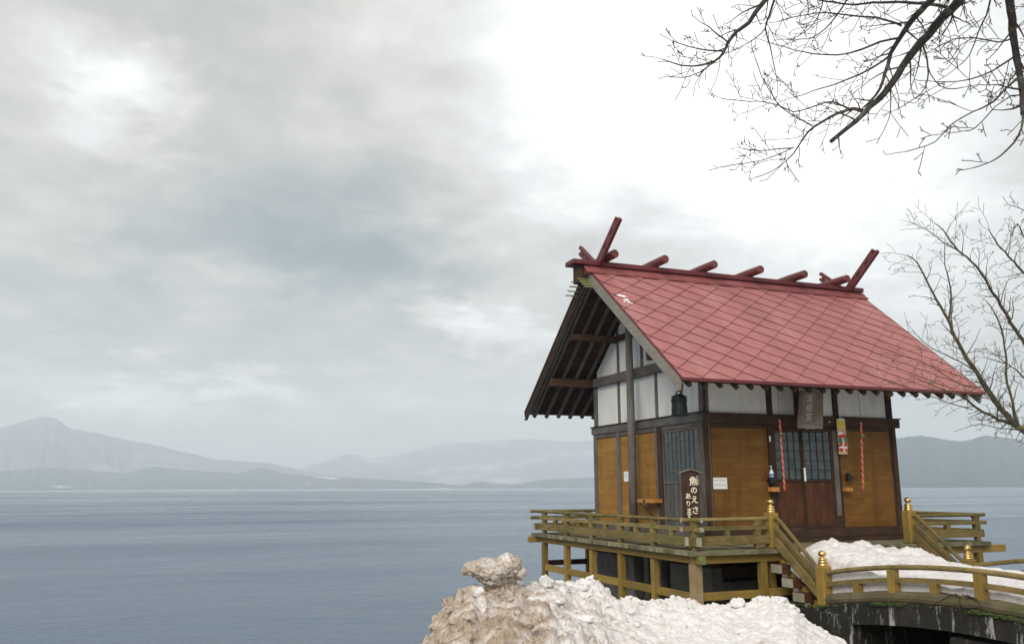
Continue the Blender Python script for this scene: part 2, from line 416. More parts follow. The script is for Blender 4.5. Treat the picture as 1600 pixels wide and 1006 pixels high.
def lettering(chars, M, m, parent, depth=.004, name='lettering', bold=.0):
    """chars: (text, x, z, size) centred in the plane of matrix M (x right, y up, z out)"""
    objs = []
    s = MB()
    for tx, x, y, size in chars:
        cu = bpy.data.curves.new('t', 'FONT'); cu.body = tx; cu.size = size; cu.extrude = depth/2; cu.align_x = 'CENTER'; cu.offset = bold*size
        cu.resolution_u = 3
        o = bpy.data.objects.new('t', cu); COL.objects.link(o)
        bpy.context.view_layer.update()
        me = bpy.data.meshes.new_from_object(o.evaluated_get(bpy.context.evaluated_depsgraph_get()))
        if len(me.vertices):
            vs = np.array([v.co[:] for v in me.vertices]); cx = (vs[:, 0].min()+vs[:, 0].max())/2; cy = (vs[:, 1].min()+vs[:, 1].max())/2
            s.add([M @ Vector((v[0]-cx+x, v[1]-cy+y, v[2])) for v in vs], [tuple(p.vertices) for p in me.polygons])
        bpy.data.objects.remove(o); bpy.data.curves.remove(cu); bpy.data.meshes.remove(me)
    return s.build(name, m, parent, fix=False)
def frame_matrix(c, right, up):
    right = Vector(right).normalized(); up = Vector(up).normalized(); n = right.cross(up)
    return Matrix(((right.x, up.x, n.x, c[0]), (right.y, up.y, n.y, c[1]), (right.z, up.z, n.z, c[2]), (0, 0, 0, 1)))

# ------------------------------------------------------------------ building dimensions
BW, BD = 4.30, 4.18            # plan: x along the front, y along the gable
RY = BD/2                      # ridge
EAVE = 1.17; ZE = 2.685; ZR = 5.29
SLOPE = (ZR-ZE)/(RY+EAVE); ANG = math.atan(SLOPE); SL = math.hypot(RY+EAVE, ZR-ZE)
XL, XR0, XR1 = -1.16, 5.39, 5.74
WATER_Z = -1.75

# ------------------------------------------------------------------ lake, far shores, haze
def lake_mat():
    m, t, b = mat('lake_water')
    c = t.nodes.new('ShaderNodeTexCoord')
    def wn(scale, stretch, detail, rough=.6, rot=0):
        mp = t.nodes.new('ShaderNodeMapping'); mp.inputs['Scale'].default_value = stretch; mp.inputs['Rotation'].default_value = (0, 0, rot)
        lk(t, c.outputs['Object'], mp.inputs[0]); n = t.nodes.new('ShaderNodeTexNoise'); lk(t, mp.outputs[0], n.inputs['Vector'])
        n.inputs['Scale'].default_value = scale; n.inputs['Detail'].default_value = detail; n.inputs['Roughness'].default_value = rough
        return n.outputs['Fac']
    a = wn(3.4, (1, 1.25, 1), 6, .62, YAW); d = wn(.45, (1, 1.35, 1), 5, .6, YAW+.2)
    add = t.nodes.new('ShaderNodeMath'); add.operation = 'MULTIPLY_ADD'; lk(t, d, add.inputs[0]); add.inputs[1].default_value = 1.9; lk(t, a, add.inputs[2])
    big = wn(.06, (1, 1.6, 1), 3, .5, YAW-.3)
    add2 = t.nodes.new('ShaderNodeMath'); add2.operation = 'MULTIPLY_ADD'; lk(t, big, add2.inputs[0]); add2.inputs[1].default_value = 3.0; lk(t, add.outputs[0], add2.inputs[2])
    bump(t, b, add2.outputs[0], 1.0, .10)
    w = wn(.012, (1, 3.5, 1), 6, .6, YAW); w2 = wn(.0022, (1, 6, 1), 4, .6, YAW)
    # wind-roughened bands
    ro = rmp(t, w, [(.35, (.12, .12, .12)), (.65, (.40, .40, .40))]); lk(t, ro, b.inputs['Roughness'])
    col = rmp(t, w2, [(.35, (.05, .095, .15)), (.65, (.13, .18, .245))]); lk(t, col, b.inputs['Base Color'])
    b.inputs['IOR'].default_value = 1.33; b.inputs['Specular IOR Level'].default_value = .5
    return m
s = MB(); s.add([(-14000, -6000, WATER_Z), (16000, -6000, WATER_Z), (16000, 15000, WATER_Z), (-14000, 15000, WATER_Z)], [(0, 1, 2, 3)])
s.build('lake', lake_mat(), kind='structure')

def hill_mat(name, forest, snow, lo, hi, scale):
    m, t, b = mat(name)
    a = nz(t, scale, 10, .62, (1, 1, 2.5), rnd=False); c = nz(t, scale*7, 6, .7, rnd=False)
    col = mixc(t, rmp(t, a, [(lo, (0, 0, 0)), (hi, (1, 1, 1))]), rmp(t, c, [(.3, sc(forest, .6)), (.7, sc(forest, 1.4))]), snow)
    lk(t, col, b.inputs['Base Color']); b.inputs['Roughness'].default_value = 1; b.inputs['Specular IOR Level'].default_value = 0
    return m
def hills(name, sil, dist, depth, m, rough=.05, seed=0, nscale=.002, **props):
    """a range of hills: its crest at dist (metres), feet in the lake in front and a far side behind"""
    us = np.arange(sil[0][0], sil[-1][0]+.1, 3.0)
    vs = np.interp(us, [p[0] for p in sil], [p[1] for p in sil])
    nr = 26; V = []; F = []
    for i, (u, v) in enumerate(zip(us, vs)):
        d = ray(u, v); hd = math.hypot(d.x, d.y); hx, hy = d.x/hd, d.y/hd
        top = CAM.z + dist*d.z/hd - WATER_Z
        end = min(1, (u-us[0])/60.0, (us[-1]-u)/60.0); end = max(end, 0)**.6
        for k in range(nr):
            q = k/(nr-1); R = dist - depth*.6 + depth*q
            x, y = CAM.x+hx*R, CAM.y+hy*R
            prof = (q/.6)**1.15 if q <= .6 else 1-((q-.6)/.4)**1.3
            n = noise.fractal(Vector((x*nscale, y*nscale, seed)), .9, 2.1, 7)
            rd = abs(noise.noise(Vector((u*.045+seed, q*1.5, 3.1))))
            h = top*prof*(1+rough*n*1.2*(1-abs(prof-.5))) - top*.28*rd*prof*(1-prof)*2.2
            h += top*rough*.35*noise.noise(Vector((u*.14, seed, q*3)))*prof
            V.append((x, y, WATER_Z-1.2+h*end+ (1.2 if prof > .02 else 0)))
    for i in range(len(us)-1):
        for k in range(nr-1):
            a = i*nr+k; F.append((a, a+nr, a+nr+1, a+1))
    s = MB(); s.v = V; s.f = F; s.mi = [0]*len(F)
    return s.build(name, m, smooth=True, fix=False, kind='structure', **props)
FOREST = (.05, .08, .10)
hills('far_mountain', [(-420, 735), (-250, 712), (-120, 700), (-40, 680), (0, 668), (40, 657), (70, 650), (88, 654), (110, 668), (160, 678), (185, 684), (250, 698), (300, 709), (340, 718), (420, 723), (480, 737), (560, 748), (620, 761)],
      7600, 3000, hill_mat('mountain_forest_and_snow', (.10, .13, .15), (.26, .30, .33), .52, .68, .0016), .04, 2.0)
hills('snowy_range', [(380, 761), (430, 738), (500, 722), (545, 708), (580, 716), (620, 712), (660, 700), (700, 694), (760, 690), (830, 686), (900, 690), (980, 684), (1100, 690), (1220, 702), (1340, 725), (1400, 748), (1440, 761)],
      10800, 3800, hill_mat('faint_snowy_slope', FOREST, (.36, .39, .42), .54, .64, .0017), .05, 7.0)
hills('low_wooded_ridge', [(-260, 752), (-160, 738), (-60, 742), (0, 735), (80, 731), (140, 735), (200, 738), (240, 728), (300, 735), (370, 738), (410, 730), (440, 739), (500, 745), (570, 747), (640, 751), (690, 755), (718, 759), (745, 753), (800, 756), (850, 749), (930, 745), (1000, 742), (1100, 738), (1180, 744), (1260, 757), (1290, 761)],
      5600, 1500, hill_mat('ridge_forest_and_snow', FOREST, (.62, .64, .64), .60, .66, .004), .09, 4.0)
hills('wooded_hill', [(1180, 761), (1250, 735), (1330, 700), (1400, 685), (1440, 680), (1480, 687), (1505, 689), (1540, 680), (1580, 685), (1640, 692), (1700, 684), (1800, 700), (1900, 728), (1980, 761)],
      3900, 1500, hill_mat('hill_forest', FOREST, (.5, .52, .52), .66, .74, .004), .05, 9.0)
# low strip of snow-covered shore below the right hill and along the far ridge
def strip(name, u0, u1, dist, h, seed, m):
    V = []; F = []; n = 40
    for i in range(n):
        u = u0+(u1-u0)*i/(n-1); d = ray(u, 762); hd = math.hypot(d.x, d.y)
        e = math.sin(PI*i/(n-1))**.4
        for k, (dr, hh) in enumerate(((0, 0), (6, .8), (30, 1.0), (60, .2))):
            R = dist+dr; V.append((CAM.x+d.x/hd*R, CAM.y+d.y/hd*R, WATER_Z-.05+hh*h*e*(.7+.5*random.random())))
    for i in range(n-1):
        for k in range(3): a = i*4+k; F.append((a, a+4, a+5, a+1))
    s = MB(); s.v = V; s.f = F; s.mi = [0]*len(F); return s.build(name, m, smooth=True, fix=False, kind='structure')
SHORE = plain('shore_snow', (.75, .76, .76), .9)
strip('snowy_shore', 1495, 1552, 3250, 6.5, 1, SHORE)
strip('snowy_shore', -80, 1020, 5150-500, 1.6, 2, SHORE)

hz = MB(); hz.box((-13500, -5500, WATER_Z-1.4), (15500, 13500, 695))
hm = bpy.data.materials.new('winter_haze'); hm.use_nodes = True; hm.node_tree.nodes.clear()
ho = hm.node_tree.nodes.new('ShaderNodeOutputMaterial'); hv = hm.node_tree.nodes.new('ShaderNodeVolumePrincipled')
hv.inputs['Color'].default_value = (.91, .97, 1.0, 1); hv.inputs['Density'].default_value = 2.05e-4; hv.inputs['Anisotropy'].default_value = .1
hm.node_tree.links.new(hv.outputs[0], ho.inputs['Volume'])
hz.build('haze', hm, kind='stuff')

# ------------------------------------------------------------------ ground: the snowy bank the shrine stands on
def shore_dist(x, y):
    """positive on land, metres to the waterline (approx.)"""
    P = [(-60, -30), (-16, -10), (-8.2, -5.0), (-6.3, -3.3), (-4.4, -2.2), (-2.6, -.2), (-1.6, 2.0), (-.2, 3.2), (3, 3.4), (4.6, 2.6), (5.4, -1), (6.4, -5), (11, -9), (60, -26)]
    best = 1e9; sgn = 1
    for (ax, ay), (bx, by) in zip(P, P[1:]):
        dx, dy = bx-ax, by-ay; L2 = dx*dx+dy*dy; q = max(0, min(1, ((x-ax)*dx+(y-ay)*dy)/L2))
        ex, ey = x-ax-dx*q, y-ay-dy*q; dd = ex*ex+ey*ey
        if dd < best:
            best = dd; sgn = 1 if (dx*(y-ay)-dy*(x-ax)) < 0 else -1
    return sgn*math.sqrt(best)
def ground_z(x, y):
    d = shore_dist(x, y)
    q = max(0, min(1, (d+1.0)/2.4)); q = q*q*(3-2*q)
    inland = -.98 + .30*max(0, min(1, (d-1.5)/3.5))
    gu = max(0, min(1, (x+2.9)/1.2)); gv = max(0, min(1, (-.9-y)/1.0)); gw = max(0, min(1, (y+8.0)/1.0)); inland -= .75*gu*gu*(3-2*gu)*gv*gw
    return WATER_Z-.9 + (inland-WATER_Z+.9)*q + .07*fnoise((x, y, 1), .9)*q + .03*fnoise((x, y, 4), 3.1)*q
V = []; F = []; gx = list(np.concatenate([np.linspace(-60, -14, 24), np.linspace(-13.8, 12, 150), np.linspace(12.6, 60, 24)])); gy = list(np.concatenate([np.linspace(-60, -15, 18), np.linspace(-14.8, 6, 120)]))
for x in gx:
    for y in gy: V.append((x, y, ground_z(x, y)))
n = len(gy)
for i in range(len(gx)-1):
    for j in range(n-1): a = i*n+j; F.append((a, a+n, a+n+1, a+1))
def ground_mat():
    m, t, b = mat('shore_ground')
    a = nz(t, 1.3, 8, .65, rnd=False); f = nz(t, 14, 6, .7, rnd=False)
    soil = rmp(t, f, [(.3, (.018, .013, .01)), (.7, (.06, .048, .036))])
    snow = rmp(t, f, [(.3, (.62, .60, .58)), (.7, (.84, .83, .82))])
    c = t.nodes.new('ShaderNodeTexCoord'); sx = t.nodes.new('ShaderNodeSeparateXYZ'); lk(t, c.outputs['Object'], sx.inputs[0])
    mr = t.nodes.new('ShaderNodeMapRange'); lk(t, sx.outputs[1], mr.inputs[0]); mr.inputs[1].default_value = -2.6; mr.inputs[2].default_value = -.9; mr.inputs[3].default_value = .35; mr.inputs[4].default_value = -.02
    ad = t.nodes.new('ShaderNodeMath'); ad.operation = 'ADD'; lk(t, a, ad.inputs[0]); lk(t, mr.outputs[0], ad.inputs[1])
    mr2 = t.nodes.new('ShaderNodeMapRange'); lk(t, sx.outputs[0], mr2.inputs[0]); mr2.inputs[1].default_value = -2.6; mr2.inputs[2].default_value = -1.6; mr2.inputs[3].default_value = 0; mr2.inputs[4].default_value = -.40
    mr3 = t.nodes.new('ShaderNodeMapRange'); lk(t, sx.outputs[1], mr3.inputs[0]); mr3.inputs[1].default_value = -8.0; mr3.inputs[2].default_value = -7.2
    mm = t.nodes.new('ShaderNodeMath'); mm.operation = 'MULTIPLY'; lk(t, mr2.outputs[0], mm.inputs[0]); lk(t, mr3.outputs[0], mm.inputs[1])
    ad3 = t.nodes.new('ShaderNodeMath'); ad3.operation = 'ADD'; lk(t, ad.outputs[0], ad3.inputs[0]); lk(t, mm.outputs[0], ad3.inputs[1])
    col = mixc(t, rmp(t, ad3.outputs[0], [(.54, (0, 0, 0)), (.60, (1, 1, 1))]), soil, snow)
    lk(t, col, b.inputs['Base Color']); b.inputs['Roughness'].default_value = .9; bump(t, b, f, .6, .04)
    return m
s = MB(); s.v = V; s.f = F; s.mi = [0]*len(F); s.build('ground', ground_mat(), smooth=True, fix=False, kind='structure')

# ------------------------------------------------------------------ SHRINE HALL
hall = thing('shrine_hall', 'small timber shrine hall with red diamond-shingled gable roof and mustard board walls', 'shrine')
def roof_pt(x, s_, lift=0.0, side=-1):
    """s_: metres up the slope from the eave; side -1 front, +1 rear"""
    y = -EAVE + s_*math.cos(ANG); z = ZE + s_*math.sin(ANG)
    y -= lift*math.sin(ANG); z += lift*math.cos(ANG)
    if side > 0: y = BD - y
    return Vector((x, y, z))
def xr_at(s_): return XR0+(XR1-XR0)*max(0, s_)/SL
roof = None
# sheathing slab (both slopes) = the roof part itself
s = MB()
TH = .085
for side in (-1, 1):
    pts = [roof_pt(XL+.015, .02, -.012, side), roof_pt(XR0-.015, .02, -.012, side), roof_pt(XR1-.015, SL, -.012, side), roof_pt(XL+.015, SL, -.012, side)]
    d = roof_pt(0, 0, -TH, side)-roof_pt(0, 0, -.012, side)
    s.prism(pts, d)
roof = s.build('roof', WD('soffit', 'x'), hall)
# underlay just beneath the shingles, near black to paint overlap shadow into the seams
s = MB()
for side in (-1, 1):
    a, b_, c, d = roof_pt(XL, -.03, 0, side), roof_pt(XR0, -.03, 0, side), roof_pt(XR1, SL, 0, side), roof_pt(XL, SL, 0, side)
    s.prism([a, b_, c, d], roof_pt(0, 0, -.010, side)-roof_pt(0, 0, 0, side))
s.build('shade_underlay', SEAM_SHADE, roof)
# eave and verge flashings
s = MB()
for side in (-1, 1):
    s.bar(roof_pt(XL-.02, -.035, -.008, side), roof_pt(XR0+.02, -.035, -.008, side), .02, .05, up=(0, 0, 1))
    s.bar(roof_pt(XL-.012, -.03, -.006, side), roof_pt(XL-.012, SL, -.006, side), .02, .045)
    s.bar(roof_pt(XR0+.012, -.03, -.006, side), roof_pt(XR1+.012, SL, -.006, side), .02, .045)
s.build('roof_flashing', RED_DK, roof)
# diamond shingles
AXH, ASH = .305, .265
def clip(poly, f):
    o = []
    for i in range(len(poly)):
        p, q = poly[i-1], poly[i]; a, b = f(p), f(q)
        if (a >= 0) != (b >= 0):
            k = a/(a-b); o.append((p[0]+(q[0]-p[0])*k, p[1]+(q[1]-p[1])*k))
        if b >= 0: o.append(q)
    return o
def shingles(side, single):
    acc = MB(); cnt = 0
    for i in range(-6, 22):
        for j in range(-2, 18):
            if (i+j) % 2 == 0: continue      # tile centres sit between the nodes
            cx = .130+AXH*i; cs = .262+ASH*j
            g = .0025
            poly = [(cx, cs-ASH+g), (cx+AXH-g, cs), (cx, cs+ASH-g), (cx-AXH+g, cs)]
            if cs-ASH > SL or cs+ASH < -.02: continue
            # folded step at the side corners
            poly = [(cx-.002, cs-ASH+g), (cx+AXH-g-.004, cs-.008), (cx+AXH-g, cs+.006), (cx+.004, cs+ASH-g*1.6), (cx-AXH+g, cs+.006), (cx-AXH+g+.006, cs-.008)]
            poly = clip(poly, lambda p: p[0]-XL); poly = clip(poly, lambda p: xr_at(p[1])-p[0]) if poly else poly
            poly = clip(poly, lambda p: p[1]+.028) if poly else poly; poly = clip(poly, lambda p: SL-.01-p[1]) if poly else poly
            if len(poly) < 3: continue
            tilt = random.uniform(-.002, .002)
            def lift(p): return .005+.024*max(0, min(1, (cs+ASH-p[1])/(2*ASH)))+tilt*(p[0]-cx)/AXH
            top = [roof_pt(p[0], p[1], lift(p), side) for p in poly]; bot = [roof_pt(p[0], p[1], lift(p)-.004, side) for p in poly]
            n = len(poly)
            m = acc if not single else MB()
            m.add(top+bot, [tuple(range(n)), tuple(range(2*n-1, n-1, -1))]+[(k, n+k, n+(k+1) % n, (k+1) % n) for k in range(n)])
            if single:
                m.build('shingle', RED, roof); cnt += 1
    if not single: acc.build('rear_shingles', RED, roof, kind='stuff')
    return cnt
shingles(-1, True); shingles(1, False)
# patch of dried white snow/paint on the shingles
s = MB()
for (u, v, r) in [(968, 461, .06), (974, 463, .075), (979, 468, .06), (983, 472, .045), (976, 471, .03), (987, 474, .03), (981, 478, .018), (1015, 480, .015)]:
    d = ray(u, v); n_ = Vector((0, -math.sin(ANG), math.cos(ANG))); P0 = roof_pt(0, 0, .02); q = CAM + d*((P0-CAM).dot(n_)/d.dot(n_))
    X = Vector((1, 0, 0)); Y = Vector((0, math.cos(ANG), math.sin(ANG))); ring = []
    for k in range(14):
        a = k/14*2*PI; rr = r*(.6+.55*random.random()); ring.append(q+X*(rr*1.1*math.cos(a))+Y*(rr*.8*math.sin(a))-n_*.004)
    s.add(ring+[q+n_*.012], [(k, (k+1) % 14, 14) for k in range(14)])
s.build('snow_patch', SHORE, roof, smooth=True, label='small white patch of snow left high on the shingles')
# ridge: sloping cap sheets, board, ridge purlin box behind
CX0, CX1 = -1.30, 5.76
s = MB()
for sg in (-1, 1):
    p = [Vector((CX0, RY+sg*.27, 5.135)), Vector((CX1, RY+sg*.27, 5.135)), Vector((CX1, RY+sg*.13, 5.285)), Vector((CX0, RY+sg*.13, 5.285))]
    s.prism(p, (0, 0, -.025))
    s.box((CX0-.01, RY+sg*.265, 5.105), (CX1+.01, RY+sg*.285, 5.142), .003)
s.box((CX0+.03, RY-.13, 5.10), (CX1-.03, RY+.13, 5.29))
s.build('ridge_cap', red_mat('red_cap', (.22, .058, .058)), roof, fix=True)
s = MB(); s.box((-1.55, RY-.19, 5.292), (5.74, RY+.19, 5.385), .008); s.build('ridge_board', RED_DK, roof)
s = MB(); s.box((-1.42, RY-.10, 4.93), (-1.20, RY+.10, 5.285), .008); s.build('ridge_purlin', WD('dark', 'z'), roof)
tube('ridge_pole', [(-1.15, RY, 4.97), (5.3, RY, 4.97)], .09, WD('dark', 'x'), roof)
for i in range(6):
    x = -.80+1.158*i+random.uniform(-.01, .01)
    s = MB(); r = .088
    pts = [(x, RY-.52, 5.385+r), (x, RY-.50, 5.385+r), (x, RY, 5.385+r), (x, RY+.50, 5.385+r), (x, RY+.52, 5.385+r)]
    s.tube(pts, [r*.82, r*.97, r*1.03, r*.97, r*.82], 20)
    s.box((x-.05, RY-.16, 5.386), (x+.05, RY+.16, 5.40))
    s.build('ridge_log', RED_LOG, roof, smooth=False)
def finial(x, sg, lab=None):
    """crossed gable finial arm: rises over the ridge towards sg*y along the opposite roof slope"""
    dirv = Vector((0, sg*math.cos(ANG*.97), math.sin(ANG*.97))); nrm = Vector((0, -sg*math.sin(ANG*.97), math.cos(ANG*.97)))
    o = Vector((x+sg*.0, RY-sg*.0, 5.30)) + dirv*(-.10)
    if sg < 0: o += Vector((-.035, 0, -.05))
    else: o += Vector((.035, 0, -.05))
    L0, L1, w, t = -.02, 1.40, .092, .032
    if sg > 0: L1 = 1.16
    def P(a, b, c): return o+dirv*a+nrm*b+Vector((c, 0, 0))
    s = MB()
    # outline with a stepped, slotted tip; the two slots cut through
    cuts = [(.62, .76), (.96, 1.10)] if sg < 0 else [(.60, .72), (.86, .96)]
    a0 = L0
    segs = []
    for c0, c1 in cuts: segs.append((a0, c0, -w, w)); segs.append((c0, c1, -w, -.018)); segs.append((c0, c1, .018, w)); a0 = c1
    segs.append((a0, L1-.12, -w, w)); segs.append((L1-.12, L1, -w, -.02) if sg < 0 else (L1-.12, L1, .02, w)); segs.append((L1-.12, L1-.065, .03, w) if sg < 0 else (L1-.12, L1-.065, -w, -.03))
    for (p0, p1, b0, b1) in segs:
        s.obox(P((p0+p1)/2, (b0+b1)/2, 0), dirv, nrm, Vector((1, 0, 0)), ((p1-p0)/2, (b1-b0)/2, t))
    return s.build('gable_finial', RED_DK, roof)
for x in (-.93, 5.40):
    finial(x, -1); finial(x, 1)
# verge boards
for x, xt in ((XL+.015, XL+.015), (XR0-.02, XR1-.02)):
    for side in (-1, 1):
        s = MB()
        e = [roof_pt(x, .0, -.02, side), roof_pt(xt, SL, -.02, side)]
        dn = Vector((0, 0, -.235)); lowcut = roof_pt(x, .0, -.02, side)+Vector((0, side*-.06 if side < 0 else -.06*-1*-1, -.235))
        low = roof_pt(x, .07, -.02, side)+dn
        s.prism([e[0], e[1], e[1]+dn, low], (-.045, 0, 0))
        s.build('verge_board', WD('pale' if side < 0 else 'grey', 'y'), roof)
        if side > 0:
            for dz in (.03, .10, .19): bar('verge_batten', roof_pt(x-.055, .02, -.03, side)-Vector((0, 0, dz)), roof_pt(xt-.055, SL-.1, -.03, side)-Vector((0, 0, dz)), .018, .022, WD('dark', 'y'), roof)
        s = MB(); s.bar(roof_pt(x+.05, .1, -.15, side), roof_pt(xt+.05, SL-.1, -.15, side), .05, .10)
        s.build('verge_rafter', WD('grey', 'y'), roof)
# small peg rods through the verge boards near the ridge
for side in (-1, 1):
    for k in range(4):
        s_ = SL-.30-.115*k
        q = roof_pt(XL, s_, -.14, side)
        ln = .40
        tube('verge_peg', [q+Vector((-.28, 0, 0)), q+Vector((.22, 0, random.uniform(-.01, .01)))], .014, WD('bamboo', 'x'), roof, n=8)
        q2 = roof_pt(xr_at(s_), s_, -.14, side); tube('verge_peg', [q2+Vector((-.15, 0, 0)), q2+Vector((.28, 0, 0))], .014, WD('bamboo', 'x'), roof, n=8)
# rafters, round poles
for side in (-1, 1):
    for k in range(21):
        x = -.975+.299*k
        a = roof_pt(x, .0, -TH-.047, side)-Vector((0, 0, 0)); b_ = roof_pt(x, SL-.05, -TH-.047, side)
        a = roof_pt(x, -.01+random.uniform(-.015, .015), -TH-.047, side)
        tube('rafter', [a, (a+b_)/2+Vector((random.uniform(-.008, .008), 0, 0)), b_], [.046, .045, .04], WD('dark' if side < 0 else 'grey', 'y'), roof, n=10)
# eave sheathing board edge (brown)
for side in (-1, 1):
    s = MB(); s.bar(roof_pt(XL, .01, -.052, side), roof_pt(XR0, .01, -.052, side), .03, .065, bev=.004); s.build('eave_board', WD('dark', 'x'), roof)
# soffit boards seen from below the verge overhang: joined, one per slope
for side in (-1, 1):
    s = MB(); q = .05
    while q < SL-.15:
        w = random.uniform(.09, .14)
        lift = -TH-.004-random.uniform(0, .010)
        for (xa, xb) in ((XL+.07, 2.0), (2.0, XR0-.06)):
            s.prism([roof_pt(xa, q, lift, side), roof_pt(xb, q, lift, side), roof_pt(xb, q+w-.012, lift, side), roof_pt(xa, q+w-.012, lift, side)], roof_pt(0, 0, lift-.008, side)-roof_pt(0, 0, lift, side))
        q += w
    s.build('soffit_boards', WD('soffit', 'x'), roof, kind='stuff')
# purlins / wall plates
for y in (0.0, BD):
    box('wall_plate', (-1.06, y-.085, 3.135), (5.30, y+.085, 3.31), WD('dark', 'x'), hall)
for y in (1.05, 3.13):
    box('purlin', (-1.04, y-.055, 3.985), (5.2, y+.055, 4.12), WD('dark', 'x'), hall)

# --- walls
PT = .13
def wall_post(x, y, z0, z1, m, w=PT, name='post'): return box(name, (x-w/2, y-w/2, z0), (x+w/2, y+w/2, z1), m, hall, .006)
# corner posts and intermediate posts
for (x, y) in ((0.0, 0.0), (BW, 0.0), (BW, BD), (0, BD)):
    wall_post(x+(.055 if x == 0 else -.055), y+(.055 if y == 0 else -.055), -.02, 3.13, WD('dark' if y == 0 and x > 0 else 'grey', 'z'), .13)
# gable wall (x = 0), outer face just behind posts
def plast(name, pts, d): s = MB(); s.prism([Vector(p) for p in pts], d); return s.build(name, PLASTER, hall)
def slz(y): return ZE+(min(y, BD-y)+EAVE)*SLOPE-.30     # underside of rafters over the wall
for xw, d in ((.035, (.05, 0, 0)), (BW-.035, (-.05, 0, 0))):
    ys = [.06, 1.58, 2.09, 3.08, BD-.06]
    # panels between nageshi and tie beam
    for a, b_ in ((.12, 1.56), (1.60, 3.06), (3.10, BD-.12)):
        plast('plaster_panel', [(xw, a, 2.26), (xw, b_, 2.26), (xw, b_, 3.14), (xw, a, 3.14)], d)
    # triangle above the tie beam
    for a, b_ in ((.10, 1.05), (1.07, 2.07), (2.11, 3.05), (3.09, BD-.10)):
        plast('plaster_panel', [(xw, a, 3.32), (xw, b_, 3.32), (xw, b_, slz(b_)+.08), (xw, a, slz(a)+.08)], d)
    o = -.02 if xw < 1 else .02
    for y in (1.58, 3.08): box('stud', (xw-.03+o*0, y-.035, 2.26), (xw+.03, y+.035, 3.135), WD('grey', 'z'), hall)
    for y in (1.06, 2.09, 3.07): box('stud', (xw-.03, y-.035, 3.315), (xw+.03, y+.035, slz(y)+.05), WD('grey', 'z'), hall)
    for y in (.02, BD-.02): box('stud', (xw-.036, y-.03, 2.262), (xw+.03, y+.03, 3.13), WD('grey', 'z'), hall)
sx_ = -.035
box('tie_beam', (sx_-.03, .0, 3.14), (sx_+.10, BD, 3.325), WD('grey', 'y'), hall)
box('tie_beam', (BW-.065, .0, 3.14), (BW+.065, BD, 3.325), WD('grey', 'y'), hall)
box('collar_beam', (sx_-.02, .98, 4.0), (sx_+.10, 3.2, 4.115), WD('dark', 'y'), hall)
box('gable_lintel', (-.055, -.05, 2.105), (.05, BD+.06, 2.255), WD('bluegrey', 'y'), hall)
box('gable_lintel_cap', (-.075, -.06, 2.256), (.05, BD+.09, 2.278), WD('dark', 'y'), hall)
box('gable_lintel', (BW-.05, -.05, 2.105), (BW+.055, BD+.06, 2.255), WD('dark', 'y'), hall)
# front lintel and upper plaster
box('front_lintel', (-.055+.002, -.052, 2.075), (BW+.13, .05, 2.235), WD('dark', 'x'), hall)
box('front_lintel_cap', (-.07, -.072, 2.236), (BW+.16, .05, 2.256), WD('dark', 'x'), hall)
for a, b_ in ((.125, 1.375), (1.475, 2.03), (2.07, 2.885), (2.99, BW-.125)):
    plast('plaster_panel', [(a, .03, 2.26), (b_, .03, 2.26), (b_, .03, 3.13), (a, .03, 3.13)], (0, .05, 0))
for x in (1.425, 2.05, 2.937): box('stud', (x-.05, -.02, 2.257), (x+.05, .05, 3.13), WD('dark', 'z'), hall)
# back and right walls, plain boards
for k in range(14):
    z = .22+k*.134
    box('wall_board', (BW-.03, .12, z), (BW-.005, BD-.12, z+.13), WD('mustard', 'y'), hall)
for k in range(14):
    z = .22+k*.134
    box('wall_board', (.12, BD-.03, z), (BW-.12, BD-.005, z+.13), WD('mustard', 'x'), hall)
plast('plaster_panel', [(.12, BD-.03, 2.12), (BW-.12, BD-.03, 2.12), (BW-.12, BD-.03, 3.13), (.12, BD-.03, 3.13)], (0, -.04, 0))
# lower front: sill, posts, board panels, sliding doors
box('ground_sill', (-.05, -.055, .085), (BW+.06, .06, .235), WD('dark', 'x'), hall)
box('ground_sill', (-.056, .06, .085), (.05, BD+.05, .235), WD('grey', 'y'), hall)
box('ground_sill', (BW-.05, .06, .085), (BW+.056, BD+.05, .235), WD('grey', 'y'), hall)
box('base_beam', (-.03, -.09, -.06), (BW+.04, .05, .08), WD('dark', 'x'), hall)
for x0, x1, nm in ((1.335, 1.465, 'post'), (2.755, 2.935, 'post')): box(nm, (x0, -.035, .236), (x1, .07, 2.074), WD('dark', 'z'), hall, .006)
box('post', (2.76, -.055, .45), (2.86, -.036, 2.0), WD('grey', 'z'), hall)
for x in (.02, BW-.03): box('post', (x-.045, -.045, .236), (x+.045, -.012, 2.074), WD('dark', 'z'), hall)
def board_panel(plane, a0, a1, z0, z1, kind, n, off):
    hgt = (z1-z0)/n
    for k in range(n):
        za = z0+k*hgt; j = random.uniform(0, .002)
        if plane == 'front': box('wall_board', (a0, off-j, za+.0004), (a1, off+.03, za+hgt-.0004), WD(kind, 'x'), hall, .0015)
        else: box('wall_board', (off-j, a0, za+.0004), (off+.03, a1, za+hgt-.0004), WD(kind, 'y'), hall, .0015)
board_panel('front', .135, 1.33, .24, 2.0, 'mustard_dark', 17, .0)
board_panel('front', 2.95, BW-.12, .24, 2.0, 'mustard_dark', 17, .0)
box('head_rail', (.12, -.02, 2.003), (1.335, .04, 2.073), WD('dark', 'x'), hall); box('head_rail', (2.94, -.02, 2.003), (BW-.115, .04, 2.073), WD('dark', 'x'), hall)
